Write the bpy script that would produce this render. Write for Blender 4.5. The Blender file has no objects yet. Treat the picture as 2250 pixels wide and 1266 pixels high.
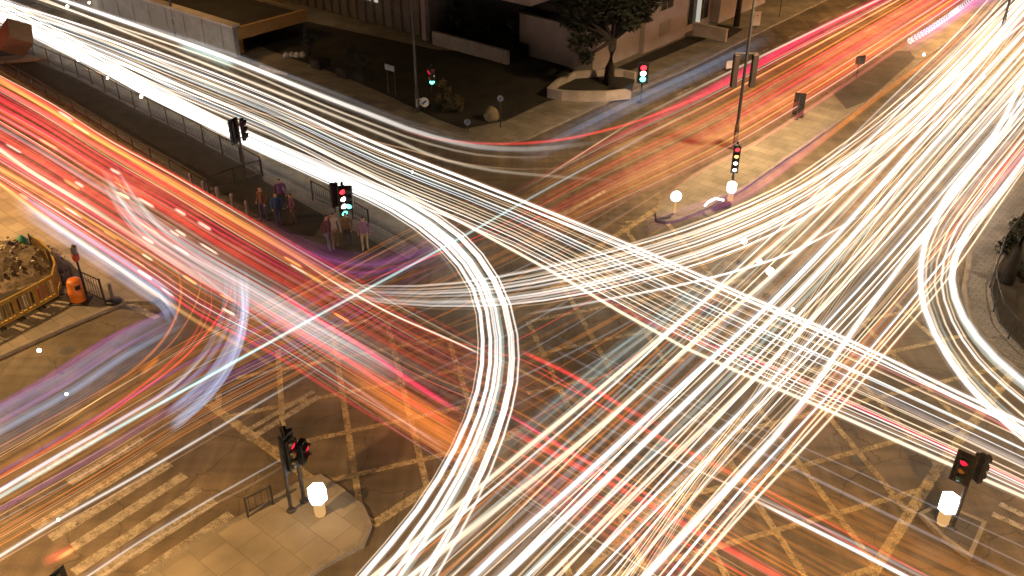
import bpy, bmesh, math, random
from mathutils import Vector, Matrix, noise as mnoise

random.seed(7)
S = bpy.context.scene
COL = S.collection
R = math.radians

# ------------------------------------------------------------------ camera
F_PX, PITCH, CAM_H = 2050.0, 31.9, 20.0          # focal length in photo pixels (2250 wide), pitch down, height in m
cam_d = bpy.data.cameras.new('camera'); cam = bpy.data.objects.new('camera', cam_d); COL.objects.link(cam)
cam.location = (0, 0, CAM_H); cam.rotation_euler = (R(90 - PITCH), 0, 0)
cam_d.sensor_width = 36.0; cam_d.lens = 36.0 * F_PX / 2250.0
cam_d.clip_start = 0.1; cam_d.clip_end = 3000
S.camera = cam

# ------------------------------------------------------------------ sky, sun (night glow), exposure
SUN_EL, SUN_AZ = 62, 150
w = bpy.data.worlds.new("World"); S.world = w; w.use_nodes = True
nt = w.node_tree; nt.nodes.clear()
sky = nt.nodes.new('ShaderNodeTexSky'); sky.sky_type = 'NISHITA'; sky.sun_disc = False
sky.sun_elevation = R(-4); sky.sun_rotation = R(SUN_AZ)
bg = nt.nodes.new('ShaderNodeBackground'); bg.inputs['Strength'].default_value = 0.05
wo = nt.nodes.new('ShaderNodeOutputWorld')
nt.links.new(sky.outputs[0], bg.inputs[0]); nt.links.new(bg.outputs[0], wo.inputs[0])
sd = bpy.data.lights.new('sun', 'SUN'); sd.energy = 0.17; sd.angle = R(25); sd.color = (1.0, 0.66, 0.36)
so = bpy.data.objects.new('sun', sd); COL.objects.link(so); so.rotation_euler = (R(90 - SUN_EL), 0, R(180 - SUN_AZ))
S.view_settings.view_transform = 'Standard'; S.view_settings.look = 'None'
S.view_settings.exposure = 0.0; S.view_settings.gamma = 1.0
S.cycles.transparent_max_bounces = 96
S.cycles.max_bounces = 5; S.cycles.diffuse_bounces = 2; S.cycles.glossy_bounces = 2
S.cycles.sample_clamp_indirect = 4.0

# ------------------------------------------------------------------ surveying helpers
_c, _s = math.cos(R(PITCH)), math.sin(R(PITCH))
def G(x, y, z=0.0):
    """world point at height z seen at photo position (x, y)"""
    u = (x - 1125) / F_PX; v = -(y - 633) / F_PX
    d = (u, _c + v * _s, -_s + v * _c); t = (z - CAM_H) / d[2]
    return Vector((d[0] * t, d[1] * t, z))
A_DIR = Vector((math.sin(R(130)), math.cos(R(130)), 0))      # along the road from upper left to lower right
B_DIR = Vector((math.sin(R(40)), math.cos(R(40)), 0))        # along the road from lower left to upper right
def PQ(p, q, z=0.0): return A_DIR * p + B_DIR * q + Vector((0, 0, z))

# ------------------------------------------------------------------ materials
def new_mat(name):
    m = bpy.data.materials.new(name); m.use_nodes = True
    n = m.node_tree; b = n.nodes['Principled BSDF']
    return m, n, b
def surf(name, col, rough=.8, var=.35, scale=1.5, metal=0.0, bump=.0, speck=0.0, bscale=40):
    """plain surface with two scales of uneven colour (dirt, wear) and a fine bump"""
    m, n, b = new_mat(name)
    tc = n.nodes.new('ShaderNodeTexCoord')
    geo = n.nodes.new('ShaderNodeNewGeometry')
    n1 = n.nodes.new('ShaderNodeTexNoise'); n1.inputs['Scale'].default_value = scale; n1.inputs['Detail'].default_value = 6
    n1.inputs['Roughness'].default_value = .65
    n.links.new(geo.outputs['Position'], n1.inputs['Vector'])
    r = n.nodes.new('ShaderNodeValToRGB')
    lo = [c * (1 - var) for c in col]; hi = [min(1, c * (1 + var)) for c in col]
    r.color_ramp.elements[0].position = .3; r.color_ramp.elements[1].position = .7
    r.color_ramp.elements[0].color = (*lo, 1); r.color_ramp.elements[1].color = (*hi, 1)
    n.links.new(n1.outputs['Fac'], r.inputs['Fac'])
    out = r.outputs['Color']
    if speck:
        n2 = n.nodes.new('ShaderNodeTexNoise'); n2.inputs['Scale'].default_value = 22; n2.inputs['Detail'].default_value = 3
        n.links.new(geo.outputs['Position'], n2.inputs['Vector'])
        mp = n.nodes.new('ShaderNodeMapRange'); mp.inputs['From Min'].default_value = .3; mp.inputs['From Max'].default_value = .7
        mp.inputs['To Min'].default_value = 1 - speck; mp.inputs['To Max'].default_value = 1 + speck
        n.links.new(n2.outputs['Fac'], mp.inputs['Value'])
        vm = n.nodes.new('ShaderNodeVectorMath'); vm.operation = 'SCALE'
        n.links.new(out, vm.inputs[0]); n.links.new(mp.outputs[0], vm.inputs['Scale']); out = vm.outputs[0]
    n.links.new(out, b.inputs['Base Color'])
    b.inputs['Roughness'].default_value = rough; b.inputs['Metallic'].default_value = metal
    if bump:
        n3 = n.nodes.new('ShaderNodeTexNoise'); n3.inputs['Scale'].default_value = bscale
        n.links.new(geo.outputs['Position'], n3.inputs['Vector'])
        bp = n.nodes.new('ShaderNodeBump'); bp.inputs['Strength'].default_value = bump; bp.inputs['Distance'].default_value = .02
        n.links.new(n3.outputs['Fac'], bp.inputs['Height']); n.links.new(bp.outputs[0], b.inputs['Normal'])
    return m
def paved(name, col, mort, sx, sy, var=.3, rough=.85):
    """paving slabs laid along the roads"""
    m, n, b = new_mat(name)
    geo = n.nodes.new('ShaderNodeNewGeometry')
    mp = n.nodes.new('ShaderNodeMapping'); mp.inputs['Rotation'].default_value = (0, 0, R(40))
    n.links.new(geo.outputs['Position'], mp.inputs['Vector'])
    br = n.nodes.new('ShaderNodeTexBrick'); br.inputs['Scale'].default_value = 1
    br.inputs['Brick Width'].default_value = sx; br.inputs['Row Height'].default_value = sy
    br.inputs['Mortar Size'].default_value = .012; br.inputs['Mortar Smooth'].default_value = .2
    br.inputs['Color1'].default_value = (*[c * (1 - var * .5) for c in col], 1)
    br.inputs['Color2'].default_value = (*[c * (1 + var * .5) for c in col], 1)
    br.inputs['Mortar'].default_value = (*mort, 1)
    n.links.new(mp.outputs[0], br.inputs['Vector'])
    n1 = n.nodes.new('ShaderNodeTexNoise'); n1.inputs['Scale'].default_value = .6; n1.inputs['Detail'].default_value = 7
    n.links.new(geo.outputs['Position'], n1.inputs['Vector'])
    mr = n.nodes.new('ShaderNodeMapRange'); mr.inputs['From Min'].default_value = .3; mr.inputs['From Max'].default_value = .7
    mr.inputs['To Min'].default_value = 1 - var; mr.inputs['To Max'].default_value = 1 + var
    n.links.new(n1.outputs['Fac'], mr.inputs['Value'])
    vm = n.nodes.new('ShaderNodeVectorMath'); vm.operation = 'SCALE'
    n.links.new(br.outputs['Color'], vm.inputs[0]); n.links.new(mr.outputs[0], vm.inputs['Scale'])
    n.links.new(vm.outputs[0], b.inputs['Base Color']); b.inputs['Roughness'].default_value = rough
    return m
def asphalt(name, col):
    """worn asphalt: wheel-polished and patched, stretched stains, hairline cracks"""
    m, n, b = new_mat(name)
    geo = n.nodes.new('ShaderNodeNewGeometry')
    def noise(scale, detail, stretch=None, rot=0):
        t = n.nodes.new('ShaderNodeTexNoise'); t.inputs['Scale'].default_value = scale; t.inputs['Detail'].default_value = detail
        if stretch:
            mp = n.nodes.new('ShaderNodeMapping'); mp.inputs['Rotation'].default_value = (0, 0, R(rot)); mp.inputs['Scale'].default_value = stretch
            n.links.new(geo.outputs['Position'], mp.inputs['Vector']); n.links.new(mp.outputs[0], t.inputs['Vector'])
        else: n.links.new(geo.outputs['Position'], t.inputs['Vector'])
        return t.outputs['Fac']
    def rng(v, lo, hi, a=.3, c=.7):
        mr = n.nodes.new('ShaderNodeMapRange'); mr.inputs['From Min'].default_value = a; mr.inputs['From Max'].default_value = c
        mr.inputs['To Min'].default_value = lo; mr.inputs['To Max'].default_value = hi; n.links.new(v, mr.inputs['Value']); return mr.outputs[0]
    def mul(a_, b_):
        q = n.nodes.new('ShaderNodeMath'); q.operation = 'MULTIPLY'; n.links.new(a_, q.inputs[0]); n.links.new(b_, q.inputs[1]); return q.outputs[0]
    v = mul(rng(noise(.35, 6), .6, 1.45), rng(noise(30, 2), .72, 1.3))
    v = mul(v, rng(noise(1, 4, (2.2, .12, 1), 40), .75, 1.25))
    v = mul(v, rng(noise(1, 4, (.12, 2.2, 1), 40), .8, 1.2))
    vo = n.nodes.new('ShaderNodeTexVoronoi'); vo.feature = 'DISTANCE_TO_EDGE'; vo.inputs['Scale'].default_value = .33
    ns = n.nodes.new('ShaderNodeTexNoise'); ns.inputs['Scale'].default_value = .9; ns.inputs['Detail'].default_value = 5
    n.links.new(geo.outputs['Position'], ns.inputs['Vector'])
    ad = n.nodes.new('ShaderNodeVectorMath'); ad.operation = 'ADD'
    n.links.new(geo.outputs['Position'], ad.inputs[0]); n.links.new(ns.outputs['Color'], ad.inputs[1]); n.links.new(ad.outputs[0], vo.inputs['Vector'])
    v = mul(v, rng(vo.outputs['Distance'], .55, 1.0, 0.0, .012))
    rg = n.nodes.new('ShaderNodeRGB'); rg.outputs[0].default_value = (*col, 1)
    vm = n.nodes.new('ShaderNodeVectorMath'); vm.operation = 'SCALE'
    n.links.new(rg.outputs[0], vm.inputs[0]); n.links.new(v, vm.inputs['Scale'])
    n.links.new(vm.outputs[0], b.inputs['Base Color'])
    n.links.new(rng(noise(1.1, 4), .5, .85), b.inputs['Roughness'])
    bp = n.nodes.new('ShaderNodeBump'); bp.inputs['Strength'].default_value = .35; bp.inputs['Distance'].default_value = .02
    n.links.new(noise(60, 3), bp.inputs['Height']); n.links.new(bp.outputs[0], b.inputs['Normal'])
    return m
def worn_paint(name, col):
    m = surf(name, col, .7, .3, 3, speck=.25)
    n = m.node_tree; b = n.nodes['Principled BSDF']
    geo = n.nodes.new('ShaderNodeNewGeometry')
    t = n.nodes.new('ShaderNodeTexNoise'); t.inputs['Scale'].default_value = 3.2; t.inputs['Detail'].default_value = 9; t.inputs['Roughness'].default_value = .75
    n.links.new(geo.outputs['Position'], t.inputs['Vector'])
    mr = n.nodes.new('ShaderNodeMapRange'); mr.inputs['From Min'].default_value = .36; mr.inputs['From Max'].default_value = .56
    mr.inputs['To Min'].default_value = .25; mr.inputs['To Max'].default_value = .8
    n.links.new(t.outputs['Fac'], mr.inputs['Value']); n.links.new(mr.outputs[0], b.inputs['Alpha'])
    return m
def glow(name, col, strength):
    m = bpy.data.materials.new(name); m.use_nodes = True; n = m.node_tree; n.nodes.clear()
    e = n.nodes.new('ShaderNodeEmission'); e.inputs['Color'].default_value = (*col, 1); e.inputs['Strength'].default_value = strength
    o = n.nodes.new('ShaderNodeOutputMaterial'); n.links.new(e.outputs[0], o.inputs[0]); return m
_trail = {}
def trail_mat(name, col, strength, lit=True):
    """pure added light: the streak a lamp leaves in the air; 'fade' is its brightness along and across the streak"""
    if name in _trail: return _trail[name]
    m = bpy.data.materials.new(name); m.use_nodes = True; n = m.node_tree; n.nodes.clear()
    a = n.nodes.new('ShaderNodeAttribute'); a.attribute_name = 'fade'
    mu = n.nodes.new('ShaderNodeMath'); mu.operation = 'MULTIPLY'; mu.inputs[1].default_value = strength
    n.links.new(a.outputs['Fac'], mu.inputs[0])
    e = n.nodes.new('ShaderNodeEmission'); e.inputs['Color'].default_value = (*col, 1); n.links.new(mu.outputs[0], e.inputs['Strength'])
    t = n.nodes.new('ShaderNodeBsdfTransparent'); ad = n.nodes.new('ShaderNodeAddShader'); o = n.nodes.new('ShaderNodeOutputMaterial')
    n.links.new(e.outputs[0], ad.inputs[0]); n.links.new(t.outputs[0], ad.inputs[1]); n.links.new(ad.outputs[0], o.inputs[0])
    if not lit: m.cycles.emission_sampling = 'NONE'
    _trail[name] = m; return m

M = dict(
    asphalt=asphalt('asphalt', (.108, .081, .05)), lane=asphalt('lane_asphalt', (.098, .076, .048)),
    ground=surf('far_ground', (.05, .045, .04), .9, .4, .2),
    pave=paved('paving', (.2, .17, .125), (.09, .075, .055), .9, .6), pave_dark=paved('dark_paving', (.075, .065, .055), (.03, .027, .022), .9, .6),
    island=paved('island_paving', (.22, .185, .13), (.15, .125, .088), .9, .9, .3),
    grey=paved('grey_paving', (.16, .15, .145), (.06, .055, .05), .4, .2, .25),
    kerb=surf('kerb_stone', (.2, .17, .13), .8, .3, 2, speck=.2), kerb_dark=surf('kerb_dark', (.1, .09, .08), .8, .35, 2),
    soil=surf('soil', (.02, .015, .009), .95, .5, 1.3, bump=.6, speck=.4), lawn=surf('lawn', (.022, .018, .009), .95, .5, .6, bump=.6, speck=.4),
    yellow=worn_paint('yellow_paint', (.4, .31, .17)), white=worn_paint('white_paint', (.38, .33, .25)),
    wall=surf('render_wall', (.34, .28, .23), .85, .16, .7, speck=.08), wall_dim=surf('panel_wall', (.2, .165, .125), .85, .2, .8, speck=.1),
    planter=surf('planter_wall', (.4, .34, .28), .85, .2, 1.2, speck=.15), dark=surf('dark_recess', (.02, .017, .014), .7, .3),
    roof=surf('roof_felt', (.03, .026, .02), .9, .4, .8), ochre=surf('ochre_wall', (.4, .22, .07), .85, .2, 1),
    concrete=surf('concrete', (.27, .24, .21), .85, .22, 1.1, speck=.12),
    black=surf('black_metal', (.012, .012, .012), .5, .3), steel=surf('galvanised', (.2, .2, .2), .45, .25, 5, .6), rail=surf('rail_metal', (.06, .055, .05), .5, .3, 4, .4),
    bark=surf('bark', (.03, .024, .018), .95, .4, 6, bump=.8), leaf=surf('leaf', (.022, .027, .012), .7, .5, 2.0), leaf_pale=surf('pale_leaf', (.12, .09, .03), .7, .5, 2.0),
    orange=surf('orange_plastic', (.62, .17, .02), .45, .2, 3), byellow=surf('barrier_yellow', (.32, .2, .035), .5, .25, 4), bwhite=surf('barrier_white', (.5, .47, .42), .6, .25, 4),
    bred=surf('barrier_red', (.34, .05, .03), .5, .25, 4), green=surf('green_tarp', (.02, .17, .1), .55, .3, 4), rubble=surf('rubble', (.13, .1, .07), .95, .6, 3, bump=.8, speck=.4),
    box=surf('kraft_box', (.22, .15, .1), .8, .15, 2), sack=surf('pale_sack', (.2, .155, .08), .8, .3, 3), board=surf('sign_back', (.045, .03, .02), .6, .25, 3), sign=surf('sign_white', (.7, .66, .58), .5, .12, 3),
    signblue=surf('sign_blue', (.03, .08, .3), .4, .1), lens=surf('dark_lens', (.03, .012, .01), .25, .2), amber_off=surf('amber_lens_off', (.25, .11, .02), .3, .2), green_off=surf('green_lens_off', (.02, .07, .06), .3, .2),
    glass=surf('window_glass', (.03, .03, .032), .15, .3), frame=surf('window_frame', (.3, .26, .2), .5, .2), skin=surf('skin', (.42, .26, .18), .6, .1), hair=surf('hair', (.015, .012, .01), .6, .2),
    red=glow('red_light', (1, .02, .03), 6), green_l=glow('green_light', (.12, 1, .72), 6), white_l=glow('white_light', (1, .9, .82), 7), amber=glow('amber_light', (1, .5, .12), 4), dim_red=glow('dim_red_light', (1, .02, .06), 1.3),
    lantern=glow('lantern_light', (1, .97, .9), 5), lantern_base=glow('lantern_base_light', (1, .55, .2), .75), lampglow=glow('lamp_light', (1, .68, .36), 9), star=glow('star_light', (1, .9, .72), 14),
    win_lit=glow('lit_window', (1, .92, .75), .5), win_orange=glow('orange_window', (1, .28, .06), .075), win_cool=glow('cool_window', (.75, .95, 1), .45))
def cloth(c): return surf('cloth', c, .85, .25, 6)

# ------------------------------------------------------------------ mesh helpers
class MB:
    def __init__(s): s.v = []; s.f = []; s.mi = []
    def add(s, vs, fs, mi=0):
        o = len(s.v); s.v += [tuple(x) for x in vs]; s.f += [tuple(i + o for i in f) for f in fs]; s.mi += [mi] * len(fs); return s
    def box(s, c, d, rz=0, mi=0, taper=1.0, tilt=None):
        hx, hy, hz = d[0] / 2, d[1] / 2, d[2] / 2
        m = Matrix.Rotation(rz, 3, 'Z')
        if tilt is not None: m = m @ tilt
        vs = []
        for z in (-1, 1):
            k = taper if z > 0 else 1
            for x, y in ((-1, -1), (1, -1), (1, 1), (-1, 1)): vs.append(Vector(c) + m @ Vector((x * hx * k, y * hy * k, z * hz)))
        return s.add(vs, [(3, 2, 1, 0), (4, 5, 6, 7), (0, 1, 5, 4), (1, 2, 6, 5), (2, 3, 7, 6), (3, 0, 4, 7)], mi)
    def tube(s, pts, rad, n=8, mi=0, cap=True):
        pts = [Vector(p) for p in pts]; rr = rad if isinstance(rad, (list, tuple)) else [rad] * len(pts)
        vs = []; up = Vector((0, 0, 1))
        for i, p in enumerate(pts):
            t = (pts[min(i + 1, len(pts) - 1)] - pts[max(i - 1, 0)]).normalized()
            a = t.cross(up)
            if a.length < .05: a = t.cross(Vector((1, 0, 0)))
            a.normalize(); b = t.cross(a)
            for k in range(n):
                an = 2 * math.pi * k / n; vs.append(p + (a * math.cos(an) + b * math.sin(an)) * rr[i])
        fs = [(i * n + k, i * n + (k + 1) % n, (i + 1) * n + (k + 1) % n, (i + 1) * n + k) for i in range(len(pts) - 1) for k in range(n)]
        if cap: fs += [tuple(range(n))[::-1], tuple((len(pts) - 1) * n + k for k in range(n))]
        return s.add(vs, fs, mi)
    def lathe(s, c, prof, n=14, mi=0, ax=None):
        c = Vector(c); m = Matrix.Identity(3) if ax is None else Vector((0, 0, 1)).rotation_difference(Vector(ax)).to_matrix()
        vs = [c + m @ Vector((r * math.cos(2 * math.pi * k / n), r * math.sin(2 * math.pi * k / n), z)) for r, z in prof for k in range(n)]
        fs = [(i * n + k, i * n + (k + 1) % n, (i + 1) * n + (k + 1) % n, (i + 1) * n + k) for i in range(len(prof) - 1) for k in range(n)]
        fs += [tuple(range(n))[::-1], tuple((len(prof) - 1) * n + k for k in range(n))]
        return s.add(vs, fs, mi)
    def poly(s, pts, z, mi=0): return s.add([(p[0], p[1], z) for p in pts], [tuple(range(len(pts)))], mi)
    def prism(s, pts, z0, z1, mi=0):
        k = len(pts); vs = [(p[0], p[1], z0) for p in pts] + [(p[0], p[1], z1) for p in pts]
        return s.add(vs, [tuple(range(k))[::-1], tuple(range(k, 2 * k))] + [(i, (i + 1) % k, (i + 1) % k + k, i + k) for i in range(k)], mi)
    def build(s, name, mat, parent=None, smooth=False, bevel=0, loc=None):
        me = bpy.data.meshes.new(name)
        vs = s.v if loc is None else [tuple(Vector(v) - Vector(loc)) for v in s.v]
        me.from_pydata(vs, [], s.f)
        for m in (mat if isinstance(mat, (list, tuple)) else [mat]): me.materials.append(m)
        me.polygons.foreach_set('material_index', s.mi)
        if smooth: me.polygons.foreach_set('use_smooth', [True] * len(s.f))
        me.validate(); me.update()
        o = bpy.data.objects.new(name, me); COL.objects.link(o)
        if loc is not None: o.location = loc
        if bevel:
            b = o.modifiers.new('bevel', 'BEVEL'); b.width = bevel; b.segments = 2; b.limit_method = 'ANGLE'
        if parent: o.parent = parent
        return o
def tag(o, label=None, cat=None, group=None, kind=None):
    if label: o['label'] = label
    if cat: o['category'] = cat
    if group: o['group'] = group
    if kind: o['kind'] = kind
    return o
def thing(name, label, cat, loc=(0, 0, 0), rz=0, group=None):
    o = bpy.data.objects.new(name, None); COL.objects.link(o); o.empty_display_size = .3
    o.location = loc; o.rotation_euler = (0, 0, rz); return tag(o, label, cat, group)
def structure(o): return tag(o, kind='structure')
def ccw(p): 
    a = sum(p[i][0] * p[(i + 1) % len(p)][1] - p[(i + 1) % len(p)][0] * p[i][1] for i in range(len(p)))
    return p if a > 0 else p[::-1]
def inset(p, d):
    p = ccw(p); out = []
    for i in range(len(p)):
        a, b, c = Vector(p[i - 1][:2]), Vector(p[i][:2]), Vector(p[(i + 1) % len(p)][:2])
        e1, e2 = (b - a).normalized(), (c - b).normalized()
        n1, n2 = Vector((-e1.y, e1.x)), Vector((-e2.y, e2.x)); m = n1 + n2
        k = d / max(.35, m.dot(n1)) if m.length > .05 else d
        out.append(b + m * k)
    return out
def smooth_loop(p, it=2):
    for _ in range(it):
        q = []
        for i in range(len(p)):
            a, b = Vector(p[i][:2]), Vector(p[(i + 1) % len(p)][:2]); q += [a * .75 + b * .25, a * .25 + b * .75]
        p = q
    return p
def px(pts, z=0): return [G(x, y, z) for x, y in pts]

# ------------------------------------------------------------------ ground, roads, pavements
g = MB(); g.poly([(-900, -300), (900, -300), (900, 1500), (-900, 1500)], -.004); structure(g.build('ground', M['ground']))
def ribbon_poly(d, n_, a0, a1, w0, w1):
    return [d * a0 + n_ * w0, d * a1 + n_ * w0, d * a1 + n_ * w1, d * a0 + n_ * w1]
rd = MB(); rd.poly([PQ(-190, -120), PQ(190, -120), PQ(190, 220), PQ(-190, 220)], 0.0)
structure(rd.build('road', M['asphalt']))
ln = MB(); ln.poly(px([(-500, 1010), (0, 795), (285, 672), (400, 690), (300, 770), (0, 960), (-500, 1230)]), .004); structure(ln.build('bus_lane', M['lane']))

def raised(name, outline, top_mat, kerb_mat, h=.13, kw=.18, rnd=0):
    p = ccw([Vector(q[:2]) for q in outline])
    if rnd: p = smooth_loop(p, rnd)
    i = inset(p, kw); k = MB()
    n = len(p)
    vs = [(q[0], q[1], 0.0) for q in p] + [(q[0], q[1], h) for q in p] + [(q[0], q[1], h) for q in i]
    fs = [(j, (j + 1) % n, (j + 1) % n + n, j + n) for j in range(n)] + [(j + n, (j + 1) % n + n, (j + 1) % n + 2 * n, j + 2 * n) for j in range(n)]
    k.add(vs, fs); structure(k.build(name + '_kerb', kerb_mat))
    t = MB(); t.poly(i, h - .003); structure(t.build(name, top_mat))
def sheet(name, pts, z, mat): 
    b = MB(); b.poly(pts, z); return structure(b.build(name, mat))

north = px([(500, 138), (640, 190), (780, 242), (880, 272), (980, 300), (1040, 315), (1100, 320), (1160, 308), (1323, 232), (1503, 157), (1700, 58)])
raised('pavement', [PQ(-150, 32.0), PQ(-75, 33.2)] + north + [PQ(-29.4, 110), PQ(-29.4, 190), PQ(-150, 190)], M['pave'], M['kerb'])
lawn = px([(545, 92), (640, 128), (760, 170), (860, 214), (960, 262), (1020, 284), (1110, 266), (1200, 224), (1340, 190), (1180, 122), (960, 110), (640, 40)], .13)
sheet('lawn', lawn, .137, M['lawn'])
sheet('soil_strip', [PQ(-32.7, 49.6), PQ(-32.7, 58.4), PQ(-31.4, 59), PQ(-31.7, 49.6)], .137, M['soil'])
medA = px([(-420, -60), (0, 92), (160, 150), (300, 222), (430, 285), (540, 340), (690, 418), (830, 488), (930, 542), (968, 574), (930, 590), (880, 594), (800, 588), (720, 572), (640, 536), (560, 490), (400, 390), (200, 262), (0, 150), (-420, -30)])
raised('median', medA, M['pave_dark'], M['kerb_dark'])
sheet('median_soil', px([(-380, -40), (0, 108), (150, 164), (290, 236), (420, 300), (530, 362), (640, 425), (720, 480), (690, 520), (640, 515), (560, 470), (400, 370), (200, 245), (0, 138), (-380, -30)], .13), .136, M['soil'])
sheet('paved_strip', px([(560, 362), (690, 428), (830, 497), (920, 548), (900, 572), (800, 520), (690, 462), (580, 398)], .13), .140, M['grey'])
medB = px([(1432, 484), (1465, 432), (1540, 375), (1650, 322), (1750, 258), (1850, 194), (2000, 97), (2100, 32), (2250, -66), (2330, -110), (2320, -75), (2230, -10), (2150, 45), (2060, 112), (1980, 170), (1900, 232), (1800, 304), (1700, 372), (1620, 430), (1540, 468), (1475, 494)])
raised('traffic_island', medB, M['pave'], M['kerb'], rnd=1)
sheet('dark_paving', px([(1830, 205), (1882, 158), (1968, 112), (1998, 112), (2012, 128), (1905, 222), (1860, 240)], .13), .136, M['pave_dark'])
right = px([(2420, 240), (2250, 388), (2175, 470), (2125, 560), (2112, 640), (2132, 710), (2190, 782), (2290, 862), (2520, 1010)])
raised('corner_pavement', right + [Vector((70, 22, 0)), Vector((70, 60, 0))], M['grey'], M['kerb'])
sheet('planting_bed', px([(2330, 400), (2255, 500), (2195, 580), (2180, 640), (2200, 715), (2260, 780), (2420, 880), (2700, 640)], .13), .136, M['soil'])
left = px([(-520, 70), (-200, 286), (0, 415), (200, 547), (325, 630), (352, 655), (335, 668), (280, 668), (150, 722), (0, 790), (-300, 925)])
raised('footway', left + [G(-900, 1100), G(-1300, 500)], M['pave'], M['kerb'])
sheet('dug_ground', px([(-300, 400), (0, 560), (60, 545), (110, 570), (138, 610), (130, 655), (0, 722), (-300, 850)], .13), .136, M['soil'])
isl = px([(60, 1480), (330, 1262), (430, 1190), (560, 1124), (660, 1062), (705, 1048), (750, 1076), (800, 1116), (818, 1158), (800, 1204), (720, 1246), (560, 1350), (360, 1500)])
raised('near_island', isl, M['island'], M['kerb'])
raised('refuge_island', px([(2016, 1134), (2045, 1120), (2105, 1128), (2166, 1154), (2132, 1234), (2070, 1190)]), M['pave_dark'], M['kerb'], h=.15, kw=.12)

# ------------------------------------------------------------------ painted markings
def strip(mb, a, b, wd, z):
    a, b = Vector(a[:2]), Vector(b[:2]); t = (b - a).normalized(); n_ = Vector((-t.y, t.x)) * wd / 2
    mb.poly([a - n_, b - n_, b + n_, a + n_], z)
def clip_line(poly, p0, d):
    ts = []
    for i in range(len(poly)):
        a, b = Vector(poly[i][:2]), Vector(poly[(i + 1) % len(poly)][:2]); e = b - a
        den = d.x * e.y - d.y * e.x
        if abs(den) < 1e-9: continue
        q = a - p0; t = (q.x * e.y - q.y * e.x) / den; u = (q.x * d.y - q.y * d.x) / den
        if 0 <= u < 1: ts.append(t)
    ts.sort(); return [(ts[i], ts[i + 1]) for i in range(0, len(ts) - 1, 2)]
def hatch(name, poly, az, phase, z, wd=.2, sp=2.06):
    d = Vector((math.sin(R(az)), math.cos(R(az)))); n_ = Vector((d.y, -d.x))
    if n_.x < 0: n_ = -n_
    mb = MB()
    for k in range(-25, 26):
        p0 = n_ * (phase + k * sp)
        for t0, t1 in clip_line(poly, p0, d):
            if t1 - t0 > .6: strip(mb, p0 + d * (t0 + .1), p0 + d * (t1 - .1), wd, z)
    if mb.v: structure(mb.build(name, M['yellow']))
box_left = px([(560, 790), (455, 885), (818, 1154), (1150, 940), (980, 740), (760, 690)])
box_mid = px([(1160, 660), (1150, 940), (1500, 800), (1650, 600), (1480, 430), (1280, 540)])
box_right = px([(1290, 1160), (1200, 1266), (1400, 1330), (1913, 1266), (2066, 1020), (2250, 830), (2000, 640), (1760, 780), (1640, 900), (1520, 1010)])
for pl, ph in ((box_left, .47), (box_mid, 9.84), (box_right, 9.84)):
    hatch('yellow_hatching', pl, 166, ph, .006); hatch('yellow_hatching', pl, 71, -15.4 if False else 15.4, .009)
bd = MB()
for a, b in (((455, 885), (818, 1154)), ((818, 1154), (1140, 945)), ((2066, 1020), (1913, 1266)), ((2066, 1020), (2240, 800)), ((1275, 1262), (1368, 1178)), ((1368, 1178), (1640, 905)), ((1290, 560), (1480, 436))):
    strip(bd, G(*a), G(*b), .32, .012)
structure(bd.build('yellow_border_lines', M['yellow']))
wz = MB()
for a, b in (((60, 1056), (233, 950)), ((150, 1062), (314, 966)), ((74, 1160), (341, 996)), ((110, 1184), (373, 1019)), ((161, 1203), (406, 1044)), ((161, 1259), (438, 1074)), ((212, 1268), (472, 1100)), ((303, 1268), (508, 1130))):
    strip(wz, G(*a), G(*b), .36, .007)
structure(wz.build('zebra_crossing', M['white']))
wl = MB()
for a, b, q in (((545, 968), (700, 872), .25), ((530, 955), (690, 860), .2), ((282, 668), (346, 700), .3), ((1186, 505), (1330, 420), .2), ((2180, 1130), (2250, 1162), .22), ((2196, 1108), (2250, 1134), .22), ((880, 262), (914, 250), .2), ((1235, 585), (1330, 640), .2)):
    strip(wl, G(*a), G(*b), q, .0165)
for k in range(14):       # lane dashes along both roads
    strip(wl, PQ(-33.6 + 6.4 + 0 * k, 48 + k * 5), PQ(-27.2, 50 + k * 5), .12, .0165)
    strip(wl, PQ(-23.6, 48 + k * 5), PQ(-23.6, 50 + k * 5), .12, .0165)
    strip(wl, PQ(-48 - k * 5, 29.2), PQ(-50 - k * 5, 29.2), .12, .0165)
    strip(wl, PQ(-8.6, 47 + k * 5), PQ(-8.6, 49 + k * 5), .12, .0165)
structure(wl.build('lane_lines', M['white']))
mh = MB()
for x, y in ((1420, 770), (330, 610), (150, 770), (1180, 960), (1890, 1010), (900, 640), (1560, 690), (380, 940)): mh.lathe(G(x, y, .0), [(.3, 0), (.3, .0045)], 18)
structure(mh.build('manhole_covers', M['kerb_dark']))

# ------------------------------------------------------------------ buildings round the plaza
BZ = math.pi / 2 - R(40)                       # rotation putting local x along B_DIR
AZ = math.pi / 2 - R(130)                      # rotation putting local x along A_DIR
def boxpq(mb, p0, p1, q0, q1, z0, z1, mi=0):
    mb.box(PQ((p0 + p1) / 2, (q0 + q1) / 2, (z0 + z1) / 2), (p1 - p0, q1 - q0, z1 - z0), AZ, mi); return mb
def pbox(name, p0, p1, q0, q1, z0, z1, mat, parent=None, bevel=0): return boxpq(MB(), p0, p1, q0, q1, z0, z1).build(name, mat, parent, bevel=bevel)

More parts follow.
